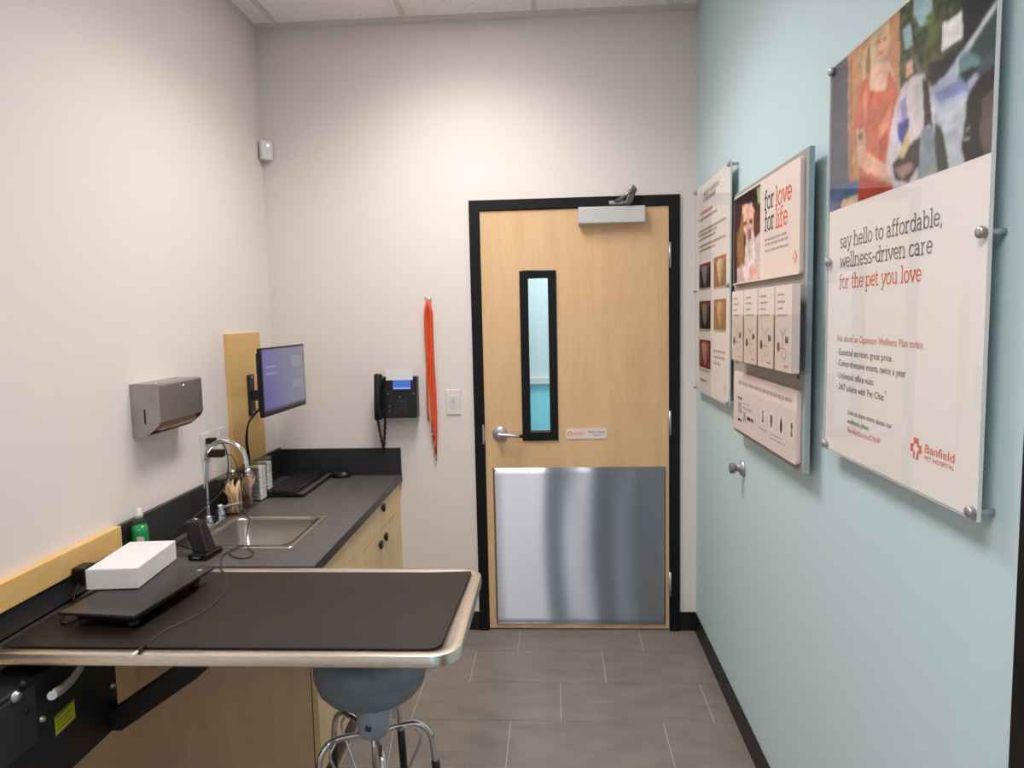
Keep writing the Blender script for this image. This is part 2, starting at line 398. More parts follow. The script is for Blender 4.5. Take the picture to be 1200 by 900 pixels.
# ------------------------------------------------------------------ the maple door
SX0, SX1, SZ = -.358, .566, 2.144
dr = thing('door_1', 'light maple door with narrow window, steel kick plate and black frame', 'door', (SX0, D, 0)); dr['kind'] = 'structure'
b = MB().box(FX0, SX0-.003, D-.014, T0+.01, 0, FZ).box(SX1+.003, FX1, D-.014, T0+.01, 0, FZ).box(SX0-.003, SX1+.003, D-.014, T0+.01, SZ+.003, FZ)
b.box(SX0-.003, SX0+.012, D+.045, D+.065, 0, SZ).box(SX1-.012, SX1+.003, D+.045, D+.065, 0, SZ).box(SX0, SX1, D+.045, D+.065, SZ-.012, SZ+.003)
link('door_frame', b, M['black'], dr, bevel=.0015)
VX0, VX1, VZ0, VZ1 = -.168, .0135, .998, 1.848
y0, y1 = D-.004, D+.04
b = MB()
a = .018
b.box(SX0, VX0+a, y0, y1, .012, SZ).box(VX1-a, SX1, y0, y1, .012, SZ).box(VX0+a, VX1-a, y0, y1, .012, VZ0+a).box(VX0+a, VX1-a, y0, y1, VZ1-a, SZ)
slab = link('door_slab', b, M['doorw'], dr)
b = MB()
gx0, gx1, gz0, gz1 = -.128, -.026, 1.041, 1.812
for yy0, yy1 in ((y0-.009, y0+.012), (y1-.012, y1+.009)):
    b.box(VX0, gx0, yy0, yy1, VZ0, VZ1).box(gx1, VX1, yy0, yy1, VZ0, VZ1).box(gx0, gx1, yy0, yy1, VZ0, gz0).box(gx0, gx1, yy0, yy1, gz1, VZ1)
link('vision_frame', b, M['black'], dr, bevel=.002)
link('glass_pane', MB().box(gx0-.01, gx1+.01, D+.015, D+.021, gz0-.01, gz1+.01), M['glass'], dr)
# kick plate, slightly warped sheet
b = MB(); kx0, kx1, kz0, kz1 = -.322, .546, .034, .858
nx, nz = 90, 24; vs = []
def warp(x, z):
    u = (x-kx0)/(kx1-kx0); v = (z-kz0)/(kz1-kz0)
    e = min(1, 6*u, 6*(1-u))
    return e*(.0019*math.sin(9.5*u+.5*math.sin(PI*v)+.6)+.0022*math.sin(22*u+.8*math.sin(PI*v)+1.0)+.00025*math.sin(43*u+1.2*v))
for j in range(nz+1):
    for i in range(nx+1):
        x = kx0+(kx1-kx0)*i/nx; z = kz0+(kz1-kz0)*j/nz
        vs.append((x, y0-.0028-.0022-warp(x, z), z))
b.add(vs, [(j*(nx+1)+i, j*(nx+1)+i+1, (j+1)*(nx+1)+i+1, (j+1)*(nx+1)+i) for j in range(nz) for i in range(nx)], True)
kp = link('kick_plate', b, M['kick'], dr)
b2 = kp.modifiers.new('sheet', 'SOLIDIFY'); b2.thickness = .0012; b2.offset = 0
spots = [(kx0+.012+(kx1-kx0-.024)*i/5, z) for i in range(6) for z in (kz0+.012, kz1-.012)]+[(x, kz0+(kz1-kz0)*k/4) for x in (kx0+.012, kx1-.012) for k in (1, 2, 3)]
for x, z in spots:
    link('screw', MB().cyl((x, y0-.0075, z), (x, y0-.001, z), .0036, n=10), M['satin'], dr)
# hinges
for z in (1.907, 1.08, .253):
    b = MB().cyl((SX1+.002, D-.02, z-.062), (SX1+.002, D-.02, z+.062), .0075, n=12).box(SX1-.001, SX1+.006, D-.016, D+.01, z-.06, z+.06)
    link('hinge', b, M['satin'], dr)
# lever handle with rose
lx, lz = -.282, 1.034
lv = link('lever_handle', MB().cyl((lx, y0-.045, lz), (lx, y0-.012, lz), .011).tube([(lx-.006, y0-.05, lz), (lx+.02, y0-.052, lz), (lx+.06, y0-.053, lz-.003), (lx+.085, y0-.05, lz-.006), (lx+.1, y0-.042, lz-.007)], lambda t: .0105-.002*t, 14), M['satin'], dr)
link('rose', MB().lathe((lx, y0, lz), [(.0375, 0), (.0375, -.006), (.034, -.012), (.014, -.016)], 'y'), M['satin'], lv)
link('lock_cylinder', MB().lathe((lx, y0-.05, lz), [(.012, .004), (.012, -.006), (.009, -.009)], 'y'), M['chrome'], lv)
link('lever_tip', MB().cyl((lx+.1, y0-.044, lz-.007), (lx+.118, y0-.042, lz-.008), .0085), M['blacks'], lv)
link('latch_plate', MB().box(SX0-.0045, SX0-.0005, D-.016, D+.02, lz-.035, lz+.035), M['satin'], dr)
link('latch_plate', MB().box(SX0-.012, SX0-.005, D-.0155, D-.0135, lz-.05, lz+.05), M['satin'], dr)
# door sign
sx0, sx1, sz0, sz1 = .051, .256, 1.003, 1.056
def rrect(x0, x1, z0, z1, r, n=5):
    P = []
    for cx, cz, a0 in ((x1-r, z1-r, 0), (x0+r, z1-r, 90), (x0+r, z0+r, 180), (x1-r, z0+r, 270)):
        P += [(cx+r*math.cos(math.radians(a0+90*i/n)), cz+r*math.sin(math.radians(a0+90*i/n))) for i in range(n+1)]
    return P
sg = link('door_sign', MB().prism(rrect(sx0, sx1, sz0, sz1, .011), y0-.0035, y0-.0002), M['sign'], dr)
def logo(mb, org, xd, yd, s, n_off=.0005, mats=None):
    """orange cross of thick arms around a pale dog silhouette"""
    org = Vector(org); xd = Vector(xd); yd = Vector(yd); n = xd.cross(yd)*n_off
    mats = mats or (M['red'], M['printw'])
    cross = [(-.5, -.17), (-.5, .17), (-.33, .33), (-.17, .5), (.17, .5), (.33, .33), (.5, .17), (.5, -.17), (.33, -.33), (.2, -.5), (-.17, -.5), (-.33, -.33)]
    cross = [(-.5, -.18), (-.5, .18), (-.22, .18), (-.22, .5), (.22, .5), (.22, .2), (.5, .2), (.5, -.18), (.24, -.18), (.24, -.5), (-.22, -.5), (-.22, -.18)]
    mb.use(mats[0]).add([org+xd*p[0]*s+yd*p[1]*s+n for p in cross], [(0, 1, 2, 11), (2, 3, 4, 5), (5, 6, 7, 8), (8, 9, 10, 11), (2, 5, 8, 11)])
    dog = [(-.1, .22), (.02, .27), (.14, .1), (.3, .04), (.26, -.1), (.12, -.1), (.08, -.5), (-.06, -.5), (-.06, -.2), (-.28, -.02), (-.18, .1)]
    mb.use(mats[1]).add([org+xd*p[0]*s+yd*p[1]*s+n*1.6 for p in dog], [tuple(range(len(dog)))])
    return mb
fx, fz = Vector((1, 0, 0)), Vector((0, 0, 1)); yy = y0-.0037
link('logo', logo(MB(), (sx0+.019, yy, 1.0295), fx, fz, .024, .0004), None, sg)
link('lettering', text_mb('Banfield', (sx0+.036, yy, 1.029), fx, fz, size=.0165, width=.055), M['redl'], sg)
link('lettering', text_mb('PET HOSPITAL', (sx0+.036, yy, 1.0205), fx, fz, size=.008, width=.055), M['redl'], sg)
link('lettering', text_mb('Medical Exam', (sx0+.110, yy, 1.033), fx, fz, size=.0165, width=.088), M['ink'], sg)
link('lettering', text_mb('Room', (sx0+.138, yy, 1.017), fx, fz, size=.0145, width=.034), M['ink'], sg)
# door closer
cx0, cx1, cz0, cz1 = .125, .447, 2.063, 2.143
cl = link('door_closer', MB().box(cx0, cx1, y0-.055, y0-.0002, cz0, cz1), mat('silver painted cover', (206, 203, 202), .4, .25), dr, bevel=.006, seg=3)
px_, pz_ = .362, cz1
link('closer_arm', MB().cyl((px_, y0-.032, pz_-.002), (px_, y0-.032, pz_+.022), .013)
     .prism([(px_-.018, pz_+.006), (px_+.016, pz_+.006), (px_+.044, pz_+.07), (px_+.040, pz_+.084), (px_+.018, pz_+.082), (px_+.004, pz_+.05)], y0-.068, y0-.05), mat('dark satin arm', (112, 108, 106), .35, .8), cl, bevel=.003)
link('closer_arm', MB().tube([(px_+.03, y0-.075, pz_+.076), (px_-.02, y0-.045, pz_+.04), (px_-.055, y0-.02, pz_+.024)], .0105, smooth=False).cyl((px_+.03, y0-.08, pz_+.066), (px_+.03, y0-.045, pz_+.09), .009)
     , mat('dark satin rod', (128, 124, 122), .35, .8), cl)
link('closer_bracket', MB().box(px_-.085, px_-.01, D-.03, D-.0142, pz_+.012, pz_+.03), M['satin'], cl, bevel=.003)

# ------------------------------------------------------------------ corridor beyond the glass
b = MB().box(-1.6, 1.6, D+1.75, D+1.85, 1.165, 2.75)
struct('wall_corridor', b, M['tealb'], 'pale teal corridor wall seen through the door window', 'wall', org=(0, D+1.75, 0))
struct('trim_1', MB().box(-1.6, 1.6, D+1.72, D+1.85, 1.12, 1.165), M['whitep'], 'pale rail across the corridor wall seen through the door window', 'trim')
struct('corridor_lower_band', MB().box(-1.6, 1.6, D+1.75, D+1.85, 0, 1.12), M['cyan'], 'bright cyan band low in the corridor seen through the door window', 'wall')
struct('floor_corridor', MB().box(-1.6, 1.6, T0, D+1.85, -.06, 0), M['tile'], 'corridor floor beyond the door', 'floor')
struct('ceiling_corridor', MB().box(-1.6, 1.6, T0, D+1.85, 2.75, 2.8), M['ceil'], 'corridor ceiling beyond the door', 'ceiling')
struct('wall_corridor_left', MB().box(-1.7, -1.6, T0, D+1.85, 0, 2.8), M['wall'], 'left end of the corridor beyond the door', 'wall')
struct('wall_corridor_right', MB().box(1.6, 1.7, T0, D+1.85, 0, 2.8), M['wall'], 'right end of the corridor beyond the door', 'wall')
t = thing('ceiling_light', 'corridor ceiling light panel beyond the maple door', 'ceiling light', (0, D+1.0, 2.75), 'ceiling light panels')
link('housing', MB().box(-.7, .7, D+.7, D+1.3, 2.735, 2.75), M['whitep'], t)
link('diffuser', MB().box(-.66, .66, D+.74, D+1.26, 2.728, 2.735), emis('corridor lens', (255, 250, 244), 13), t)

# ================================================================== LEFT SIDE: cabinets and counter
XF = -.803                                   # cabinet fronts
def knob(y, z, parent):
    b = MB().lathe((XF, y, z), [(.010, -.0002), (.010, .004), (.019, .006), (.021, .010), (.017, .015), (0, .016)], 'x', 20)
    return link('knob', b, M['blacks'], parent)
Y0, Y1, Y2, Y3 = 2.237, 2.852, 3.505, D
def cabinet(name, label, ya, yb, parts):
    t = thing(name, label, 'cabinet', ((L+XF)/2, (ya+yb)/2, 0))
    b = MB().box(L+.001, XF-.022, ya, yb, .1, CT-.036).box(L+.001, XF-.08, ya, yb, .001, .1)
    link('carcass', b, M['panel'], t)
    for kind, a, c, z0, z1, kb in parts:
        p = link(kind, MB().box(XF-.019, XF, a+.0025, c-.0025, z0+.0025, z1-.0025), M['maple'], t, bevel=.001)
        if kb: knob(kb[0], kb[1], p)
    return t
# sink unit keeps a void for the bowl, so its carcass is built of panels
t = thing('sink_cabinet', 'maple sink base cabinet with its tan end panel behind the exam table', 'cabinet', ((L+XF)/2, (Y0+Y1)/2, 0))
b = MB().box(L+.001, XF-.022, Y0, Y0+.019, .1, CT-.036).box(L+.001, XF-.022, Y1-.019, Y1-.001, .1, CT-.036).box(L+.001, XF-.022, Y0+.019, Y1-.019, .1, .12).box(L+.001, XF-.08, Y0, Y1-.001, .001, .1)
b.box(XF-.040, XF-.022, Y0+.019, Y1-.019, .73, CT-.036)
link('carcass', b, M['panel'], t)
p = link('false_drawer_front', MB().box(XF-.019, XF, Y0+.002, Y1-.0015, .694, CT-.038), M['maple'], t, bevel=.001)
ym = (Y0+Y1)/2
for a, c, kb in ((Y0+.002, ym, (ym-.04, .62)), (ym, Y1, (ym+.04, .62))):
    p = link('door', MB().box(XF-.019, XF, a+.0015, c-.0015, .102, .691), M['maple'], t, bevel=.001); knob(kb[0], kb[1], p)
t = cabinet('drawer_cabinet', 'maple base cabinet with a drawer over two doors and black knobs by the end wall', Y1, Y2,
    [('drawer', Y1, Y2, .662, CT-.037, (3.20, .762)), ('door', Y1, 3.175, .102, .662, (3.125, .612)), ('door', 3.175, Y2, .102, .662, (3.225, .617))])
link('filler_strip', MB().box(L+.001, XF-.004, Y2+.001, D-.001, .1, CT-.036), M['maple'], t)

# countertop with a cut-out and three backsplashes
XC = -.794
SK = (-1.388, -.933, 2.418, 2.838)           # sink outline
hx0, hx1, hy0, hy1 = SK[0]+.012, SK[1]-.012, SK[2]+.012, SK[3]-.012
t = thing('countertop', 'charcoal laminate countertop with black backsplash along the left wall', 'countertop', ((L+XC)/2, 2.9, CT-.035))
b = MB().box(L+.001, hx0, Y0, D-.001, CT-.035, CT).box(hx1, XC-.0006, Y0, D-.001, CT-.035, CT).box(hx0, hx1, Y0, hy0, CT-.035, CT).box(hx0, hx1, hy1, D-.001, CT-.035, CT)
link('worktop', b, M['lam'], t)
link('front_edge', MB().box(XC-.0005, XC+.0015, Y0, D-.001, CT-.035, CT-.0006), M['lamb'], t)
ZB = .9744
link('backsplash', MB().box(L+.001, L+.02, Y0-.03, D-.001, CT+.0002, ZB), M['lamb'], t, bevel=.002)
link('backsplash', MB().box(L+.0205, XC, D-.02, D-.001, CT+.0002, ZB-.006), M['lamb'], t, bevel=.002)

# sink
b = MB(); z = CT+.0004; zr = CT+.004
bx0, bx1, by0, by1 = SK[0]+.085, SK[1]-.028, SK[2]+.03, SK[3]-.03
def ring(outer, inner, z0, z1=None):
    pass
R_o = rrect(SK[0], SK[1], SK[2], SK[3], .02); R_i = rrect(bx0, bx1, by0, by1, .045)
R_m = rrect(SK[0]+.006, SK[1]-.006, SK[2]+.006, SK[3]-.006, .016)
R_d = rrect(bx0+.012, bx1-.012, by0+.012, by1-.012, .05); R_f = rrect(bx0+.04, bx1-.04, by0+.04, by1-.04, .05)
loops = [(R_o, z), (R_m, zr), (R_i, zr-.001), (rrect(bx0+.004, bx1-.004, by0+.004, by1-.004, .045), zr-.012), (R_d, zr-.13), (R_f, zr-.15)]
n = len(R_o); vs = [(p[0], p[1], zz) for P_, zz in loops for p in P_]
b.add(vs, [(k*n+i, k*n+(i+1) % n, (k+1)*n+(i+1) % n, (k+1)*n+i) for k in range(len(loops)-1) for i in range(n)]+[tuple(range((len(loops)-1)*n, len(loops)*n))], True)
sk = link('sink', b, M['steel'], None, org=((SK[0]+SK[1])/2, (SK[2]+SK[3])/2, CT))
tag(sk, 'stainless steel drop-in sink set in the charcoal countertop', 'sink')
sk.modifiers.new('sheet', 'SOLIDIFY').thickness = .0012
link('drain', MB().lathe(((bx0+bx1)/2, (by0+by1)/2, zr-.1495), [(.03, 0), (.034, .002), (.04, .0025), (.04, .001)], 'z'), M['chrome'], sk)

# faucet
fxx, fyy = -1.352, 2.655
t = thing('faucet', 'chrome gooseneck faucet with two blade handles behind the sink', 'faucet', (fxx, fyy, zr))
link('base_plate', MB().prism(rrect(fxx-.026, fxx+.026, fyy-.12, fyy+.12, .024), zr, zr+.016, 'z').cyl((fxx, fyy, zr+.014), (fxx, fyy, zr+.05), .02, .014), M['chrome'], t, bevel=.003)
P_ = [(fxx, fyy, zr+.03), (fxx, fyy, 1.0), (fxx, fyy, 1.085)]
for i in range(9):
    a = PI-PI*(i+.6)/9.6*1.02
    P_.append((fxx+.083+.083*math.cos(a), fyy, 1.09+.083*math.sin(a)))
P_.append((fxx+.168, fyy, 1.062))
link('spout', MB().tube(P_, .0085, 14), M['chrome'], t)
link('aerator', MB().cyl((fxx+.1685, fyy, 1.066), (fxx+.1695, fyy, 1.042), .0105), M['chrome'], t)
for s in (-1, 1):
    hy = fyy+.1*s
    hb = link('handle', MB().lathe((fxx, hy, zr+.014), [(.021, 0), (.019, .02), (.014, .034), (.015, .044), (.012, .052), (0, .055)]).prism([(fxx-.008, hy), (fxx+.004, hy+.012*s), (fxx+.05, hy+.07*s), (fxx+.066, hy+.072*s), (fxx+.07, hy+.058*s), (fxx+.02, hy-.006*s)], zr+.052, zr+.062, 'z'), M['chrome'], t, bevel=.003)

# ---------------------------------------------------------------- jars
def square_jar(name, label, x, y, w, h, fill, seed, rot=0):
    t = thing(name, label, 'jar', (x, y, CT+.0005), 'clear jars lined up behind the sink')
    z0 = CT+.0005; hw = w/2
    b = MB(); th = .0025
    o_ = rrect(x-hw, x+hw, y-hw, y+hw, .012, 4); i_ = rrect(x-hw+th, x+hw-th, y-hw+th, y+hw-th, .010, 4); n = len(o_)
    vs = [(p[0], p[1], z0) for p in o_]+[(p[0], p[1], z0+h) for p in o_]+[(p[0], p[1], z0+h) for p in i_]+[(p[0], p[1], z0+.004) for p in i_]
    b.add(vs, [(k*n+i, k*n+(i+1) % n, (k+1)*n+(i+1) % n, (k+1)*n+i) for k in range(3) for i in range(n)]+[tuple(range(n-1, -1, -1)), tuple(range(3*n, 4*n))])
    link('jar_body', b, M['jar'], t)
    ld = link('lid', MB().prism(rrect(x-hw-.001, x+hw+.001, y-hw-.001, y+hw+.001, .012, 4), z0+h+.0005, z0+h+.008, 'z'), M['jar'], t, bevel=.001)
    link('lid_knob', MB().lathe((x, y, z0+h+.008), [(.006, 0), (.005, .006), (.011, .012), (.012, .018), (.007, .023), (0, .024)]), M['chrome'] if fill != 'gauze' else M['jar'], ld)
    rnd = random.Random(seed)
    b = MB()
    if fill == 'gauze':
        k = 0; zz = z0+.006
        while zz < z0+h-.014:
            e = rnd.uniform(.001, .004)
            b.box(x-hw+.006+e, x+hw-.007+e/2, y-hw+.006, y+hw-.006-e, zz, zz+.0145, rotz((x, y, zz), rnd.uniform(-3, 3))); zz += .0165
        o = link('gauze_stack', b, M['gauze'], t, bevel=.002)
    else:
        for i in range(34):
            bx = x+rnd.uniform(-.4, .4)*w*.62; by = y+rnd.uniform(-.4, .4)*w*.62
            tx = x+rnd.uniform(-.5, .5)*w*.74; ty = y+rnd.uniform(-.5, .5)*w*.74; hh = h*rnd.uniform(.62, .9)
            b.ribbon([(bx, by, z0+.008), ((bx+tx)/2, (by+ty)/2, z0+hh/2), (tx, ty, z0+hh)], .005 if fill == 'stick' else .002, (rnd.uniform(-1, 1), rnd.uniform(-1, 1), .1), .0016)
        link('wooden_sticks', b, M[fill], t)['kind'] = 'stuff'
    return t
square_jar('clear_jar', 'clear lidded jar of wooden tongue depressors nearest the faucet', -1.347, 2.876, .10, .155, 'stick', 3)
square_jar('clear_jar', 'clear lidded jar of pinkish wooden swab sticks, second from the faucet', -1.345, 2.995, .085, .165, 'swab', 5)
square_jar('clear_jar', 'clear jar of folded white gauze, third from the faucet', -1.345, 3.10, .078, .165, 'gauze', 9)
square_jar('clear_jar', 'clear jar of white gauze nearest the keyboard, end of the row', -1.352, 3.20, .07, .165, 'gauze', 11)

# ---------------------------------------------------------------- soap bottle
bx, by = -1.388, 2.262
t = thing('soap_bottle', 'bottle of green hand soap against the backsplash behind the white box', 'bottle', (bx, by, CT))
link('liquid', MB().lathe((bx, by, CT+.003), [(0, 0), (.024, 0), (.0255, .006), (.0255, .108), (.023, .130), (0, .130)]), M['green'], t)
link('bottle_body', MB().lathe((bx, by, CT+.0005), [(0, 0), (.026, 0), (.0275, .006), (.0275, .108), (.025, .135), (.013, .152), (.011, .16)]), M['bottle'], t)
link('pump_cap', MB().lathe((bx, by, CT+.158), [(.013, 0), (.0135, .014), (.009, .02), (.0085, .03), (0, .032)]), mat('frosted cap', (214, 214, 206), .4), t)
link('front_label', MB().box(bx+.006, bx+.029, by-.0295, by-.0265, CT+.045, CT+.1), M['whitep'], t)

# ---------------------------------------------------------------- charging cradle, keyboard, mouse
t = thing('charging_cradle', 'black charging cradle standing on the counter in front of the sink', 'charger', (-1.21, 2.33, CT))
rt = rotz((-1.21, 2.34, CT), -6)
link('base', MB().box(-1.243, -1.172, 2.288, 2.39, CT+.0005, CT+.022, rt), M['blacks'], t, bevel=.006, seg=3)
b = MB().add([(-1.238, 2.31, CT+.02), (-1.182, 2.31, CT+.02), (-1.182, 2.372, CT+.02), (-1.238, 2.372, CT+.02),
              (-1.285, 2.345, CT+.112), (-1.222, 2.345, CT+.112), (-1.222, 2.385, CT+.118), (-1.285, 2.385, CT+.118)],
             [(3, 2, 1, 0), (4, 5, 6, 7), (0, 1, 5, 4), (1, 2, 6, 5), (2, 3, 7, 6), (3, 0, 4, 7)])
link('cradle_back', b, M['blacks'], t, bevel=.006, seg=3)
link('front_badge', MB().box(-1.222, -1.196, 2.2855, 2.2872, CT+.009, CT+.014, rt), M['satin'], t)

t = thing('keyboard', 'black keyboard with a grey edge strip lying on the counter by the end wall', 'keyboard', (-1.235, 3.36, CT))
kx0_, kx1_, ky0_, ky1_ = -1.322, -1.145, 3.135, 3.572
link('case', MB().prism([(kx0_, CT+.004), (kx1_, CT+.0008), (kx1_, CT+.012), (kx1_-.03, CT+.016), (kx0_, CT+.030)], ky0_, ky1_), M['blacks'], t, bevel=.002)
b = MB(); sl = (.030-.016)/(kx1_-.03-kx0_)
for r_ in range(6):
    x_ = kx1_-.042-r_*.0192
    for c_ in range(22):
        y_ = ky0_+.012+c_*.0189; zz = CT+.0165+(kx1_-.03-x_)*sl
        if r_ == 0 and 4 <= c_ <= 9:
            if c_ == 4: b.box(x_-.016, x_, y_, y_+.0189*6-.003, zz-.002, zz+.006)
            continue
        b.box(x_-.016, x_, y_, y_+.016, zz-.002, zz+.006)
link('keys', b, M['blackm'], t)
link('edge_strip', MB().box(kx1_-.024, kx1_-.004, ky0_+.004, ky1_-.004, CT+.0125, CT+.0152), mat('dark grey strip', (74, 74, 76), .35), t)
t = thing('computer_mouse', 'black mouse beyond the keyboard at the back of the counter', 'mouse', (-1.09, 3.53, CT))
vs = []; n = 16; mbm = MB()
for k in range(7):
    a = k/6*PI/2; rr_ = math.cos(a); zz = CT+.001+.034*math.sin(a)
    vs += [(-1.095+.052*rr_*math.cos(2*PI*i/n), 3.545+.03*rr_*math.sin(2*PI*i/n), zz) for i in range(n)]
mbm.add(vs, [(k*n+i, k*n+(i+1) % n, (k+1)*n+(i+1) % n, (k+1)*n+i) for k in range(6) for i in range(n)]+[tuple(range(n-1, -1, -1))], True)
link('shell', mbm, M['blacks'], t)
link('scroll_wheel', MB().cyl((-1.07, 3.541, CT+.031), (-1.07, 3.549, CT+.031), .006, n=12), M['dark'], t)

# ---------------------------------------------------------------- wall board, monitor on its arm
tag(link('mounting_board', MB().box(L+.0005, L+.019, 3.062, 3.408, ZB+.002, 1.576), M['board'], None, bevel=.001), 'upright birch wooden board on the left wall behind the monitor', 'board')
t = thing('monitor', 'flat monitor with blue screen on a black wall arm above the keyboard', 'monitor', (-1.21, 3.14, 1.23))
xa, ya, xb, yb = -1.212, 2.905, -1.196, 3.372; mz0, mz1 = 1.226, 1.516
def mon(mb, u0, u1, w0, w1, z0, z1):
    d = Vector((xb-xa, yb-ya, 0)); ln = d.length; d.normalize(); nn = Vector((d.y, -d.x, 0)); o_ = Vector((xa, ya, 0))
    vs = [o_+d*u+nn*w+Vector((0, 0, zz)) for u in (u0, u1) for w in (w0, w1) for zz in (z0, z1)]
    mb.add(vs, [(0, 1, 3, 2), (4, 6, 7, 5), (0, 4, 5, 1), (2, 3, 7, 6), (0, 2, 6, 4), (1, 5, 7, 3)]); return mb
ML = .4675
link('bezel', mon(MB(), 0, ML, -.018, 0, mz0, mz1), M['blacks'], t, bevel=.002)
link('back_cover', mon(mon(MB(), .02, ML-.02, -.034, -.0185, mz0+.02, mz1-.02), .1, ML-.1, -.05, -.0345, mz0+.04, mz1-.09), M['blackm'], t, bevel=.006)
# screen: a soft violet-blue desktop
sm = bpy.data.materials.new('lit screen'); sm.use_nodes = True; nt = sm.node_tree; N = nt.nodes; K = nt.links
p = N['Principled BSDF']; p.inputs['Base Color'].default_value = rgb(30, 30, 36); p.inputs['Roughness'].default_value = .25
vc = N.new('ShaderNodeVertexColor'); vc.layer_name = 'Col'
K.new(vc.outputs[0], p.inputs['Emission Color']); p.inputs['Emission Strength'].default_value = .55
NU, NV = 60, 36; d = Vector((xb-xa, yb-ya, 0)).normalized(); nn = Vector((d.y, -d.x, 0)); vs = []; cols = []
for j in range(NV+1):
    for i in range(NU+1):
        u = i/NU; v = j/NV
        pnt = Vector((xa, ya, 0))+d*(.009+(ML-.018)*u)+nn*.0006+Vector((0, 0, mz0+.018+(mz1-mz0-.026)*v)); vs.append(pnt)
        c = [106+32*u, 104+34*u, 166-16*u]
        if .05 < u < .3 and (abs(v-.72) < .02 or abs(v-.62) < .016): c = [160, 160, 205]
        if .68 < u < .92 and (.66 < v < .84 or .3 < v < .42): c = [148, 150, 160]
        if v < .04: c = [70, 66, 90]
        cols.append([lin(x) for x in c]+[1])
b = MB().add(vs, [(j*(NU+1)+i, j*(NU+1)+i+1, (j+1)*(NU+1)+i+1, (j+1)*(NU+1)+i) for j in range(NV) for i in range(NU)])
def grid_print(name, b, cols, m, parent):
    o0 = ORG[parent.name]; me = bpy.data.meshes.new(name)
    me.from_pydata([Vector(v)-o0 for v in b.v], [], b.f); me.materials.append(m)
    ca = me.color_attributes.new('Col', 'FLOAT_COLOR', 'POINT'); ca.data.foreach_set('color', np.array(cols, dtype=np.float32).ravel())
    me.update(); o = bpy.data.objects.new(name, me); C.objects.link(o); o.parent = parent; ORG[o.name] = o0; return o
grid_print('screen', b, cols, sm, t)
link('wall_bracket', MB().box(L+.0195, L+.03, 3.232, 3.292, 1.192, 1.382), M['blackm'], t, bevel=.003)
link('arm', MB().box(L+.028, -1.34, 3.245, 3.28, 1.262, 1.308).tube([(-1.35, 3.262, 1.285), (-1.30, 3.20, 1.285), (-1.262, 3.15, 1.3)], .017, smooth=False)
     .cyl((-1.35, 3.262, 1.255), (-1.35, 3.262, 1.315), .02).cyl((-1.275, 3.155, 1.27), (-1.275, 3.155, 1.34), .018), M['blackm'], t)
link('mounting_plate', mon(MB(), .17, .29, -.062, -.0505, 1.27, 1.40), M['blackm'], t, bevel=.003)
for z in (1.205, 1.37): link('screw', MB().cyl((L+.029, 3.262, z), (L+.033, 3.262, z), .006, n=10), M['satin'], t)
for k, dx in enumerate((0, .012)):
    P_ = [(-1.262, 3.06+dx, 1.275), (-1.30, 3.05+dx, 1.24), (-1.36, 3.09, 1.18), (-1.39, 3.12+dx, 1.10), (-1.40, 3.15+dx, 1.03), (-1.405, 3.165+dx, .985)]
    link('cable', MB().tube(P_, .004, 8), M['blacks'], t)

# ---------------------------------------------------------------- outlets and plugs
def plate(name, label, cat, y, z, w=.08, h=.118):
    t = thing(name, label, cat, (L, y, z))
    link('wall_plate', MB().box(L+.0003, L+.006, y-w/2, y+w/2, z-h/2, z+h/2), M['whitep'], t, bevel=.003)
    return t
t = plate('electrical_outlet', 'white outlet plate with black plugs on the left wall, nearer the towel dispenser', 'outlet', 2.842, 1.118)
for dz in (.026, -.026): link('socket', MB().prism(rrect(2.842-.017, 2.842+.017, 1.118+dz-.015, 1.118+dz+.015, .01), L+.006, L+.0085, 'x'), M['whitep'], t)
t = plate('electrical_outlet', 'white outlet plate on the left wall beside the birch board', 'outlet', 2.965, 1.118)
for dz in (.026, -.026): link('socket', MB().prism(rrect(2.965-.017, 2.965+.017, 1.118+dz-.015, 1.118+dz+.015, .01), L+.006, L+.0085, 'x'), M['whitep'], t)
t = thing('power_lead', 'black plug and cord running from the outlet down behind the faucet', 'cord', (L+.009, 2.842, 1.144))
link('plug', MB().box(L+.009, L+.045, 2.828, 2.856, 1.132, 1.156), M['blacks'], t, bevel=.003)
link('cord', MB().tube([(L+.045, 2.842, 1.144), (-1.37, 2.84, 1.14), (-1.33, 2.80, 1.10), (-1.31, 2.76, 1.04), (-1.315, 2.72, .97), (-1.335, 2.62, .93), (-1.36, 2.55, .90), (-1.38, 2.46, .88), (-1.36, 2.41, .855), (-1.29, 2.40, CT+.006), (-1.262, 2.39, CT+.012)], .0026, 8), M['blacks'], t)
t = thing('charger_lead', 'black adapter plug with a thin cord trailing along the counter to the table edge', 'cord', (L+.009, 2.842, 1.092))
link('adapter', MB().box(L+.009, L+.078, 2.826, 2.858, 1.076, 1.107), M['blacks'], t, bevel=.004)
def tb(u, v, dz=.0): return tuple(at(u, v, 2, TT+.005+dz))
def cb(u, v, dz=.0): return tuple(at(u, v, 2, CT+.003+dz))
P_ = [(L+.078, 2.842, 1.091), (-1.31, 2.81, 1.08), (-1.285, 2.805, 1.0), (-1.279, 2.805, .92), (-1.274, 2.80, .86), (-1.262, 2.80, .838), (-1.235, 2.76, .8365), cb(289, 626, .004), cb(290, 640, .004), cb(297, 648), cb(292, 653), cb(280, 654), cb(270, 650), cb(271, 643, .002), cb(285, 639, .004), cb(262, 650), cb(259, 660), (at(259, 666, 2, TT+.006)), tb(265, 676), tb(265, 688, .001), tb(257, 702), tb(240, 716), tb(215, 729), tb(195, 738), tb(178, 750), tb(170, 757)]
link('cord', MB().tube(P_, .0022, 8), mat('grey cord', (52, 49, 48), .5), t)
e0, e1, e2 = Vector(tb(170, 757)), Vector(tb(161, 763.5, .001)), Vector(tb(154, 769, .002))
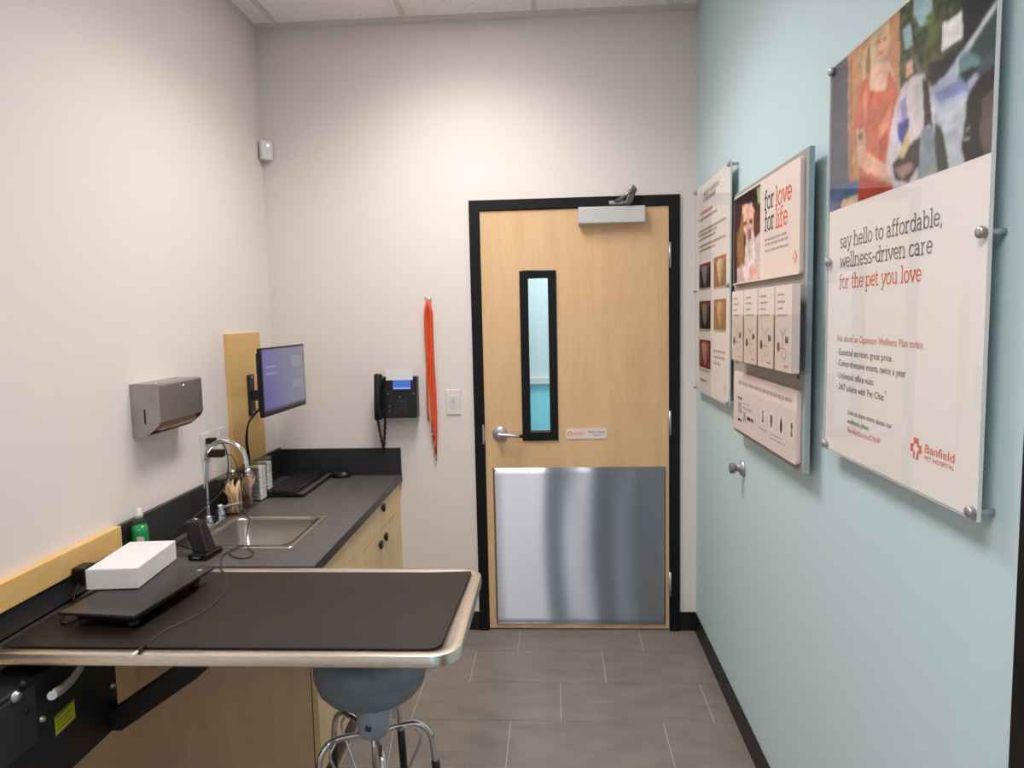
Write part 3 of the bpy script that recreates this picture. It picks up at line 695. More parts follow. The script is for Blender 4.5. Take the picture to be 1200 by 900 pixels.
link('connector', MB().cyl(e0, e1, .0045, .0055), M['blacks'], t)
link('connector_tip', MB().cyl(e1, e2, .004), M['whitep'], t)

# ---------------------------------------------------------------- paper towel dispenser
t = thing('paper_towel_dispenser', 'stainless paper towel dispenser on the left wall', 'dispenser', (L, 2.49, 1.24))
y0_, y1_ = 2.345, 2.642
prof = [(L+.0005, 1.424), (L+.096, 1.424), (L+.102, 1.418), (L+.102, 1.295), (L+.092, 1.279), (L+.055, 1.248), (L+.03, 1.240), (L+.0005, 1.240)]
ds = M['dark']
dsp = mat('brushed dispenser steel', (166, 161, 159), .34, .9, var=.04, vscale=12)
b = MB().prism(prof, y0_, y0_+.0015).prism(prof, y1_-.0015, y1_)
b.box(L+.0005, L+.096, y0_+.0015, y1_-.0015, 1.4225, 1.424).prism([(L+.102, 1.418), (L+.102, 1.292), (L+.1005, 1.292), (L+.1005, 1.418)], y0_+.0015, y1_-.0015).prism([(L+.096, 1.424), (L+.102, 1.418), (L+.1005, 1.4175), (L+.0955, 1.4225)], y0_+.0015, y1_-.0015)
b.box(L+.0005, L+.03, y0_+.0015, y1_-.0015, 1.240, 1.2415).box(L+.0005, L+.002, y0_+.0015, y1_-.0015, 1.2415, 1.4225)
link('case', b, dsp, t)
link('paper_towels', MB().box(L+.012, L+.088, y0_+.012, y1_-.03, 1.266, 1.395).prism([(L+.03, 1.262), (L+.088, 1.262), (L+.09, 1.274), (L+.06, 1.278)], y0_+.02, y1_-.05), M['towel'], t)
link('lock', MB().lathe((L+.1015, y0_+.165, 1.402), [(.0062, 0), (.0062, .003), (0, .004)], 'x', 14), M['chrome'], t)
link('rivet', MB().lathe((L+.09, y0_+.006, 1.4245), [(.005, 0), (.004, .002), (0, .0025)], 'z', 12), M['chrome'], t)
link('level_slot', MB().box(L+.045, L+.051, y0_-.0006, y0_+.0003, 1.288, 1.338), ds, t)

# ================================================================== exam table
TX0, TX1, TY0, TY1 = -1.418, -.236, 1.612, 2.2125
t = thing('exam_table', 'wall mounted steel rimmed exam table with rounded corners in the foreground', 'table', (L, 1.91, .2))
def tabletop(r0, inset, z):
    x1, ya, yb = TX1-inset, TY0+inset, TY1-inset; r = max(.006, r0-inset); P = [(TX0, yb), (TX0, ya)]
    for cx, cy, a0 in ((x1-r, ya+r, 270), (x1-r, yb-r, 0)):
        P += [(cx+r*math.cos(math.radians(a0+90*i/10)), cy+r*math.sin(math.radians(a0+90*i/10)), ) for i in range(11)]
    return [(p[0], p[1], z) for p in P]
lps = [tabletop(.075, .004, TT-.032), tabletop(.075, 0, TT-.028), tabletop(.075, 0, TT-.004), tabletop(.075, .002, TT-.001), tabletop(.075, .005, TT), tabletop(.075, .026, TT-.0005), tabletop(.075, .034, TT-.004), ]
n = len(lps[0]); b = MB(); b.add([p for l in lps for p in l], [(k*n+i, k*n+(i+1) % n, (k+1)*n+(i+1) % n, (k+1)*n+i) for k in range(len(lps)-1) for i in range(n)]+[tuple(range((len(lps)-1)*n, len(lps)*n)), tuple(range(n-1, -1, -1))], True)
top = link('tabletop', b, M['steelr'], t)
em = top.modifiers.new('e', 'EDGE_SPLIT'); em.split_angle = .6
link('support_rail', MB().box(-1.39, -.42, 1.70, 1.75, TT-.072, TT-.0325).box(-1.39, -.42, 2.07, 2.12, TT-.072, TT-.0325).box(-1.35, -1.29, 1.70, 2.12, TT-.072, TT-.0325), M['blackm'], t, bevel=.003)
link('backsplash', MB().box(L+.0005, L+.02, 1.2, 2.204, TT-.03, .9015), M['lamb'], t, bevel=.001)
box_ = link('lift_housing', MB().box(L+.019, -1.3, 1.46, 1.952, .45, TT-.073), M['blackm'], t, bevel=.006)
link('back_panel', MB().box(L+.0005, L+.0185, 1.2, 2.236, .1, TT-.031), M['panel'], t)
link('bracket_plate', MB().box(-1.2995, -1.294, 1.47, 1.625, .60, TT-.085), mat('dark grey bracket', (52, 52, 56), .45, .3), t, bevel=.002)
for yy_, zz in ((1.564, .749), (1.641, .648), (1.588, .768), (1.59, .70), (1.923, .586)):
    rr_ = .011 if yy_ == 1.564 else .0062
    link('bolt', MB().lathe((-1.2995, yy_, zz), [(rr_*1.3, 0), (rr_*1.3, .0065), (rr_, .007), (rr_, .012), (0, .0125)], 'x', 12), M['satin'] if zz not in (.768, .70) else M['dark'], t)
lb = link('warning_label', MB().add([(-1.2992, 1.688, .574), (-1.2992, 1.766, .580), (-1.2992, 1.766, .633), (-1.2992, 1.688, .627)], [(0, 1, 2, 3)]), M['yellow'], t)
b = MB()
for k in range(4):
    zz = .618-.011*k; b.add([(-1.2988, 1.694, zz), (-1.2988, 1.74+.014*(k % 2), zz+.003), (-1.2988, 1.74+.014*(k % 2), zz+.006), (-1.2988, 1.694, zz+.003)], [(0, 1, 2, 3)])
b.add([(-1.2988, 1.690, .622), (-1.2988, 1.764, .628), (-1.2988, 1.764, .632), (-1.2988, 1.690, .626)], [(0, 1, 2, 3)])
link('label_print', b, M['yellowi'], lb)
b = MB().ribbon([tuple(at(u, v, 0, -1.275)) for u, v in ((62, 814), (72, 808), (84, 797), (94, 783), (98, 768))], .013, (0, .6, -1), .004)
link('linkage_arm', b, mat('white metal link', (206, 202, 196), .35, .4), t)
link('linkage_pin', MB().cyl(at(61, 815, 0, -1.2985), at(61, 815, 0, -1.262), .011), M['satin'], t)
pa, pm, pb = Vector((-.885, 1.93, TT-.06)), Vector((-1.07, 1.93, .628)), Vector((-1.299, 1.93, .468))
b = MB().prism([(pa.x-.025, pa.z), (pa.x+.03, pa.z), (pm.x+.035, pm.z-.012), (pb.x+.03, pb.z-.012), (pb.x-.002, pb.z-.012), (pb.x-.002, pb.z+.045), (pm.x-.018, pm.z+.028)], 1.905, 1.955)
st = link('support_strut', b, M['blackm'], t, bevel=.004)

tag(link('rubber_mat', MB().prism([(-1.388, 1.645), (-.325, 1.645), (-.300, 1.650), (-.286, 1.668), (-.270, 2.168), (-.276, 2.170), (-.40, 2.160), (-1.388, 2.166)], TT+.0002, TT+.004, 'z'), M['mat_'], None, bevel=.001),
    'dark brown rubber mat covering the exam table top', 'mat')
tag(link('wall_rail', MB().box(L+.0005, L+.026, 1.2, 2.204, .903, .9765), M['board'], None, bevel=.0015), 'long birch wooden rail on the left wall above the exam table', 'rail')

# scale and white box
sc = (-1.174, 1.905, TT)
t = thing('pet_scale', 'thin black glass platform scale lying on the exam table mat', 'scale', sc)
rt = rotz((sc[0], sc[1], 0), -5.5)
link('platform', MB().box(sc[0]-.111, sc[0]+.111, sc[1]-.181, sc[1]+.181, .877, .885, rt), M['glassd'], t, bevel=.002)
link('base', MB().box(sc[0]-.085, sc[0]+.085, sc[1]-.15, sc[1]+.15, .852, .8768, rt), M['blacks'], t, bevel=.006)
for sx_ in (-1, 1):
    for sy_ in (-1, 1):
        c_ = Matrix.Rotation(math.radians(-5.5), 3, 'Z') @ Vector((.07*sx_, .135*sy_, 0))
        link('foot', MB().cyl((sc[0]+c_.x, sc[1]+c_.y, TT+.0042), (sc[0]+c_.x, sc[1]+c_.y, .853), .014), M['rubber'], t)
c_ = Matrix.Rotation(math.radians(-5.5), 3, 'Z') @ Vector((.082, .150, 0))
link('power_button', MB().cyl((sc[0]+c_.x, sc[1]+c_.y, .8851), (sc[0]+c_.x, sc[1]+c_.y, .8856), .0075), mat('pale button', (150, 140, 136), .4), t)
bc = (-1.262, 2.016)
t = thing('white_box', 'closed white cardboard box resting on the black scale', 'box', (bc[0], bc[1], .8855))
rt = rotz((bc[0], bc[1], 0), 5.5)
link('carton', MB().box(bc[0]-.071, bc[0]+.071, bc[1]-.125, bc[1]+.125, .8858, .946, rt), M['white'], t, bevel=.0025, seg=3)
link('lid_flap', MB().box(bc[0]-.0725, bc[0]-.0712, bc[1]-.1265, bc[1]+.1265, .888, .944, rt).box(bc[0]-.070, bc[0]+.064, bc[1]-.1262, bc[1]-.1254, .888, .943, rt), M['white'], t)
t = thing('power_adapter', 'small black power adapter against the wall rail behind the white box', 'adapter', (-1.392, 1.96, TT+.004))
link('adapter_body', MB().box(-1.412, -1.372, 1.95, 2.005, .872, .925), M['blacks'], t, bevel=.004)
link('cord', MB().tube([(-1.392, 1.952, .88), (-1.393, 1.935, .86), (-1.39, 1.92, TT+.008), (-1.375, 1.90, TT+.008), (-1.34, 1.80, TT+.008), (-1.30, 1.762, TT+.01), (-1.255, 1.79, TT+.02), (-1.25, 1.80, .862)], .003, 8), M['blacks'], t)

# ================================================================== stool
sx_, sy_ = -.570, 2.06
t = thing('stool', 'round blue grey stool on chrome legs tucked under the exam table', 'stool', (sx_, sy_, 0))
link('seat', MB().lathe((sx_, sy_, .492), [(0, 0), (.10, .004), (.138, .016), (.158, .040), (.167, .070), (.164, .076), (.170, .084), (.170, .118), (.164, .140), (.145, .152), (0, .156)], 'z', 44), M['seat'], t)
link('column', MB().lathe((sx_, sy_, .368), [(0, 0), (.042, 0), (.047, .006), (.052, .124), (0, .124)], 'z', 32), M['enamel'], t)
link('blue_mark', MB().add([(sx_-.012, sy_-.0530, .405), (sx_+.006, sy_-.0535, .400), (sx_+.008, sy_-.0535, .421), (sx_+.0, sy_-.0535, .413), (sx_-.008, sy_-.0533, .426)], [(0, 1, 2, 3, 4)]), M['blue'], t)
link('lift_screw', MB().cyl((sx_, sy_, .25), (sx_, sy_, .37), .009), M['chrome'], t)
for k in range(5):
    a = math.radians(5+72*k)
    d_ = Vector((math.cos(a), math.sin(a), 0)); c_ = Vector((sx_, sy_, 0))
    P_ = [c_+d_*.035+Vector((0, 0, .376)), c_+d_*.085+Vector((0, 0, .388)), c_+d_*.135+Vector((0, 0, .392)), c_+d_*.168+Vector((0, 0, .365)), c_+d_*.180+Vector((0, 0, .31)), c_+d_*.190+Vector((0, 0, .20)), c_+d_*.200+Vector((0, 0, .085))]
    lg = link('leg', MB().tube(P_, .0095, 12), M['chrome'], t)
    link('brace_rod', MB().tube([c_+d_*.125+Vector((0, 0, .386)), c_+d_*.14+Vector((0, 0, .33)), c_+d_*.06+Vector((0, 0, .18)), c_+d_*.02+Vector((0, 0, .16))], .0045, 8), M['chrome'], lg)
    link('leg_sleeve', MB().cyl(c_+d_*.1845+Vector((0, 0, .27)), c_+d_*.199+Vector((0, 0, .10)), .0125), M['rubber'], lg)
    w_ = Vector((-d_.y, d_.x, 0)); wc = c_+d_*.200+Vector((0, 0, .0265))
    cs = link('caster', MB().cyl(wc-w_*.011, wc+w_*.011, .026, n=24), M['rubber'], lg)
    link('caster_fork', MB().cyl(wc+Vector((0, 0, .028)), wc+Vector((0, 0, .06)), .016), M['chrome'], lg)
    link('axle', MB().cyl(wc-w_*.014, wc+w_*.014, .007), M['chrome'], lg)

# ================================================================== back wall fittings
# desk phone on the wall
px0, px1, pz0, pz1 = -.893, -.690, 1.132, 1.346
t = thing('wall_phone', 'black desk phone with small blue screen hung on the end wall', 'phone', ((px0+px1)/2, D, pz0))
b = MB().add([(px0+.012, D-.0005, pz0), (px1, D-.0005, pz0), (px1, D-.0005, pz1-.01), (px0+.012, D-.0005, pz1-.01),
              (px0+.012, D-.085, pz0+.0), (px1, D-.085, pz0+.0), (px1, D-.055, pz1-.01), (px0+.012, D-.055, pz1-.01)],
             [(3, 2, 1, 0), (4, 5, 6, 7), (0, 1, 5, 4), (1, 2, 6, 5), (2, 3, 7, 6), (3, 0, 4, 7)])
link('body', b, M['blacks'], t, bevel=.005)
def pf(x, z, o=0): # a point on the sloping face
    k = (z-pz0)/(pz1-.01-pz0); return (x, D-.085+.03*k-o, z)
def pquad(x0, x1, z0, z1, o): return MB().add([pf(x0, z0, o), pf(x1, z0, o), pf(x1, z1, o), pf(x0, z1, o), pf(x0, z0, -.001), pf(x1, z0, -.001), pf(x1, z1, -.001), pf(x0, z1, -.001)], [(0, 1, 2, 3), (0, 1, 5, 4), (1, 2, 6, 5), (2, 3, 7, 6), (3, 0, 4, 7)])
hs = link('handset', MB().tube([(px0+.018, D-.112, pz0+.004), (px0+.018, D-.125, pz0+.05), (px0+.018, D-.122, pz0+.12), (px0+.018, D-.108, pz0+.17), (px0+.018, D-.088, pz1+.003)], lambda q_: .0225-.006*math.sin(PI*q_), 16), M['blacks'], t)
link('ear_piece', MB().cyl((px0+.018, D-.09, pz1-.025), (px0+.018, D-.06, pz1-.022), .021), M['blacks'], hs)
link('mouth_piece', MB().cyl((px0+.018, D-.112, pz0+.024), (px0+.018, D-.086, pz0+.026), .021), M['blacks'], hs)
link('screen', pquad(px0+.084, px1-.030, pz1-.072, pz1-.022, .0016), emis('phone screen', (72, 112, 190), .9), t)
link('screen_menu', pquad(px0+.086, px1-.032, pz1-.069, pz1-.063, .0019), emis('phone menu', (150, 180, 230), .9), t)
link('screen_bezel', pquad(px0+.076, px1-.018, pz1-.078, pz1-.016, .0009), M['dark'], t)
kk = mat('grey key legend', (96, 98, 104), .5)
kb_ = link('keypad', pquad(px0+.095, px1-.045, pz0+.02, pz0+.092, .0008), M['blackm'], t)
for r_ in range(4):
    for c__ in range(3):
        x_, z_ = px0+.102+c__*.021, pz0+.026+r_*.0165
        link('key', pquad(x_, x_+.013, z_, z_+.0095, .004), M['blacks'], kb_)
        link('key_legend', pquad(x_+.0045, x_+.008, z_+.003, z_+.0065, .0044), kk, kb_)
for x_, z_ in ((px0+.058, pz1-.094), (px1-.016, pz1-.094), (px0+.066, pz0+.058), (px0+.066, pz0+.036), (px0+.118, pz1-.108)):
    link('button', MB().cyl(pf(x_, z_, -.002), pf(x_, z_, .003), .005, n=12), kk, t)
P_ = []
for i in range(140):
    s_ = i/139
    base = Vector((px0+.006, D-.09, pz0+.002)).lerp(Vector((px0+.018, D-.035, .955)), min(1, s_*2)) if s_ < .5 else Vector((px0+.018, D-.035, .955)).lerp(Vector((px0+.036, D-.055, pz0-.002)), (s_-.5)*2)
    P_.append(base+Vector((.0065*math.cos(i*1.9), .0065*math.sin(i*1.9), 0)))
link('coiled_cord', MB().tube(P_, .003, 6, smooth=False), M['blacks'], t)
nt_ = thing('note_card', 'white paper note tucked behind the top of the black phone', 'note', (px0+.12, D-.05, pz1-.03))
b = MB()
b.box(px0+.048, px0+.116, D-.0525, D-.0515, pz1-.02, pz1+.032).box(px0+.110, px0+.182, D-.0545, D-.0535, pz1-.022, pz1+.026)
b = MB()
for x0_, x1_, yo, zt_ in ((px0+.048, px0+.118, 0, pz1+.034), (px0+.112, px0+.184, .0015, pz1+.03)):
    b.add([pf(x0_, pz1-.026, .002+yo), pf(x1_, pz1-.026, .002+yo), pf(x1_, zt_, .002+yo), pf(x0_, zt_, .002+yo), pf(x0_, pz1-.026, .0012+yo), pf(x1_, pz1-.026, .0012+yo), pf(x1_, zt_, .0012+yo), pf(x0_, zt_, .0012+yo)], [(0, 1, 2, 3), (7, 6, 5, 4), (0, 4, 5, 1), (1, 5, 6, 2), (2, 6, 7, 3), (3, 7, 4, 0)])
link('paper', b, M['paper'], nt_)

# coat hook and the leashes
hx, hz = -.624, 1.714
t = thing('coat_hook', 'small chrome hook on the end wall holding the orange leashes', 'hook', (hx, D, hz))
link('hook_plate', MB().lathe((hx, D-.0005, hz), [(.015, 0), (.015, -.004), (.01, -.007), (0, -.008)], 'y', 18), M['chrome'], t)
for s in (-1, 1):
    link('prong', MB().tube([(hx, D-.006, hz-.004), (hx+.004*s, D-.022, hz-.012), (hx+.009*s, D-.034, hz-.002), (hx+.013*s, D-.036, hz+.014)], .0035, 8).lathe((hx+.0135*s, D-.036, hz+.016), [(0, -.006), (.0055, -.002), (.0055, .002), (0, .006)], 'z', 12), M['chrome'], t)
def leash(name, label, xo, drop, w, yo, lean, tipm=True, split=.0):
    t = thing(name, label, 'leash', (hx, D-.02, hz-.01), 'orange leashes on the hook')
    top_ = Vector((hx, D-.024-yo, hz-.004)); ty = yo
    n_ = 14
    for s in (-1, 1):
        P_ = [top_+Vector((s*.002, 0, .003))]
        for i in range(1, n_+1):
            q_ = i/n_; z_ = hz-.012-drop*q_*(1 if s > 0 else .93)
            wid = .0105*(1-q_)**.6+.0018+split*q_
            P_.append(Vector((hx+xo*min(1, q_*3)+s*wid+lean*q_+.003*math.sin(q_*8+yo*300+s), D-.016-ty*(1-.4*q_)-.002*s, z_)))
        link('strap', MB().ribbon(P_, w, (1, .15*s, 0), .002), M['orange'], t)
    e_ = P_[-1]
    cl_ = link('clip', MB().tube([e_+Vector((0, 0, .004)), e_+Vector((-.006, 0, -.008)), e_+Vector((0, 0, -.02)), e_+Vector((.007, 0, -.008)), e_+Vector((.001, 0, .003))], .0022, 7).cyl(e_+Vector((0, 0, -.018)), e_+Vector((.002, 0, -.034)), .004), mat('tarnished clip', (168, 150, 132), .35, .7), t)
    return t
leash('leash', 'longest orange leash on the hook, its clip hanging lowest at the right', .004, .765, .0068, .004, .008)
leash('leash', 'orange leash in the middle of the bunch on the hook', -.002, .70, .0068, .010, .008)
leash('leash', 'shorter orange leash on the left of the bunch with its loop open', -.007, .64, .0052, .016, -.002, split=.004)

# light switch
swx0, swx1, swz0, swz1 = -.553, -.478, 1.135, 1.262
t = thing('light_switch', 'white rocker light switch plate between the leashes and the door', 'switch', ((swx0+swx1)/2, D, swz0))
link('wall_plate', MB().box(swx0, swx1, D-.006, D-.0003, swz0, swz1), M['whitep'], t, bevel=.003)
mx = (swx0+swx1)/2; mz = (swz0+swz1)/2
rk = link('rocker', MB().add([(mx-.016, D-.006, mz-.033), (mx+.016, D-.006, mz-.033), (mx+.016, D-.006, mz+.033), (mx-.016, D-.006, mz+.033), (mx-.016, D-.0075, mz-.033), (mx+.016, D-.0075, mz-.033), (mx+.016, D-.011, mz+.033), (mx-.016, D-.011, mz+.033)],
     [(4, 5, 6, 7), (0, 1, 5, 4), (1, 2, 6, 5), (2, 3, 7, 6), (3, 0, 4, 7), (0, 3, 2, 1)]), M['whitep'], t)
link('dimmer_slider', MB().box(mx+.020, mx+.0235, D-.0085, D-.006, mz-.02, mz+.02), M['whitep'], t)
link('indicator', MB().box(mx-.003, mx+.003, D-.0115, D-.009, mz-.004, mz+.012), M['satin'], t)

# corner motion sensor
c_ = (-1.409, 3.572, 2.462)
t = thing('motion_sensor', 'small white motion sensor with a blue light high in the left corner', 'sensor', c_)
rt = ((c_[0], c_[1], c_[2]), Matrix.Rotation(math.radians(-38), 3, 'Z'))
link('case', MB().prism([(-.028+c_[0], c_[1]-.022), (.028+c_[0], c_[1]-.022), (.034+c_[0], c_[1]+.0), (.014+c_[0], c_[1]+.018), (-.014+c_[0], c_[1]+.018), (-.034+c_[0], c_[1]+.0)], 2.42, 2.512, 'z'), M['whitep'], t, bevel=.005)
for o_ in [o for o in bpy.data.objects if o.parent == t]:
    me = o_.data; me.transform(Matrix.Rotation(math.radians(42), 4, 'Z'))
dvec = Matrix.Rotation(math.radians(42), 3, 'Z') @ Vector((.004, -.0225, 0))
lc = Vector((c_[0]+dvec.x, c_[1]+dvec.y, 2.488))
link('indicator_light', MB().cyl(lc-dvec.normalized()*.001, lc+dvec.normalized()*.002, .006, n=14), M['led'], t)

# door stop on the teal wall
t = thing('door_stop', 'round satin metal door stop on the teal wall below the brochure board', 'door stop', (W, 2.705, 1.04))
link('flange', MB().lathe((W-.0003, 2.705, 1.04), [(.031, 0), (.031, -.005), (.026, -.012), (.014, -.018), (.012, -.03)], 'x', 28), M['satin'], t)
link('bumper', MB().lathe((W-.03, 2.705, 1.04), [(.012, 0), (.019, -.004), (.021, -.012), (.018, -.02), (.009, -.021), (0, -.017)], 'x', 24), mat('grey rubber bumper', (120, 112, 108), .5), t)

# ================================================================== prints on the teal wall
XD, ZD = Vector((0, -1, 0)), Vector((0, 0, 1))      # reading direction on the right wall
def standoff(y, z, parent, x1, r=.0065):
    link('standoff', MB().cyl((W-.0002, y, z), (x1+.004, y, z), .0055, n=18).lathe((x1+.0045, y, z), [(.0055, 0), (r+.0035, -.0045), (r+.0035, -.011), (r+.0015, -.0135), (0, -.014)], 'x', 20), M['satin'], parent)
def paint(polys, bg, ya, yb, za, zb, nu, nv, x, conv, soft=1, noise=.04, seed=1):
    """colour grid for a flat print: polygons in photo positions are carried to the print's plane"""
    rng = np.random.RandomState(seed)
    U, V = np.meshgrid(np.linspace(ya, yb, nu+1), np.linspace(za, zb, nv+1))
    img = np.zeros((nv+1, nu+1, 3)); img[:] = bg
    for poly, col in polys:
        P_ = [conv(*p) for p in poly]; inside = np.zeros(U.shape, bool); n_ = len(P_)
        for i in range(n_):
            (a0, b0), (a1, b1) = P_[i], P_[(i+1) % n_]
            if abs(b1-b0) < 1e-9: continue
            c = ((b0 > V) != (b1 > V)) & (U < (a1-a0)*(V-b0)/(b1-b0)+a0); inside ^= c
        if len(col) == 3: img[inside] = col
        else:
            m_ = (rng.rand(*U.shape) < col[3])
            k_ = m_.astype(float)
            for _ in range(2): k_ = (k_+np.roll(k_, 1, 0)+np.roll(k_, -1, 0)+np.roll(k_, 1, 1)+np.roll(k_, -1, 1))/5
            k_ = np.clip((k_-k_.mean())*3+.5, 0, 1)[..., None]; mix = img*(1-k_)+np.array(col[:3])*k_
            img[inside] = mix[inside]
    for _ in range(soft):
        pad = np.pad(img, ((1, 1), (1, 1), (0, 0)), 'edge')
        img = (pad[1:-1, 1:-1]*2+pad[:-2, 1:-1]+pad[2:, 1:-1]+pad[1:-1, :-2]+pad[1:-1, 2:])/6
    for k_ in (6, 14, 30):      # blotches of a printed photograph
        cz = rng.rand(k_+2, k_+2)-.5; gy = np.linspace(0, k_, U.shape[0]); gx = np.linspace(0, k_, U.shape[1])
        iy = gy.astype(int); ix = gx.astype(int); fy = (gy-iy)[:, None]; fx_ = (gx-ix)[None, :]
        big = (cz[iy][:, ix]*(1-fy)+cz[iy+1][:, ix]*fy)*(1-fx_)+(cz[iy][:, ix+1]*(1-fy)+cz[iy+1][:, ix+1]*fy)*fx_
        img = img*(1+big[..., None]*.15)
    nz_ = rng.rand(*U.shape); nz_ = (nz_+np.roll(nz_, 1, 0)+np.roll(nz_, 1, 1))/3-.5
    img = np.clip(img*(1+noise*nz_[..., None]*2), 0, 255)
    c = img/255; c = np.where(c <= .04045, c/12.92, ((c+.055)/1.055)**2.4)
    cols = np.concatenate([c, np.ones(U.shape+(1,))], -1).reshape(-1, 4)
    b = MB(); b.v = [(x, float(u), float(v)) for u, v in zip(U.ravel(), V.ravel())]; w_ = nu+1
    b.f = [(j*w_+i, j*w_+i+1, (j+1)*w_+i+1, (j+1)*w_+i) for j in range(nv) for i in range(nu)]
    return b, cols
M['print'] = vcol('printed photograph', .7, .08)

def poster(label, ya, yb, za, zb, name='poster'):
    t = thing(name, label, 'poster', (W, (ya+yb)/2, za))
    xs = W-.030
    link('print_sheet', MB().box(xs, xs+.0008, ya+.002, yb-.002, za+.002, zb-.002), M['printw'], t)
    b = MB().use(M['clearp']).box(xs-.0036, xs-.0012, ya, yb, za, zb)
    b.box(xs+.0012, xs+.003, ya, yb, za, zb)
    b.use(M['edge']).box(xs-.0036, xs+.003, ya-.0006, ya, za, zb).box(xs-.0036, xs+.003, yb, yb+.0006, za, zb).box(xs-.0036, xs+.003, ya, yb, za-.0006, za)
    link('acrylic_panel', b, None, t)
    for z_ in (za+.013, (za+zb)/2, zb-.013):
        for y_ in (ya+.013, yb-.013): standoff(y_, z_, t, xs-.0036)
    return t, xs
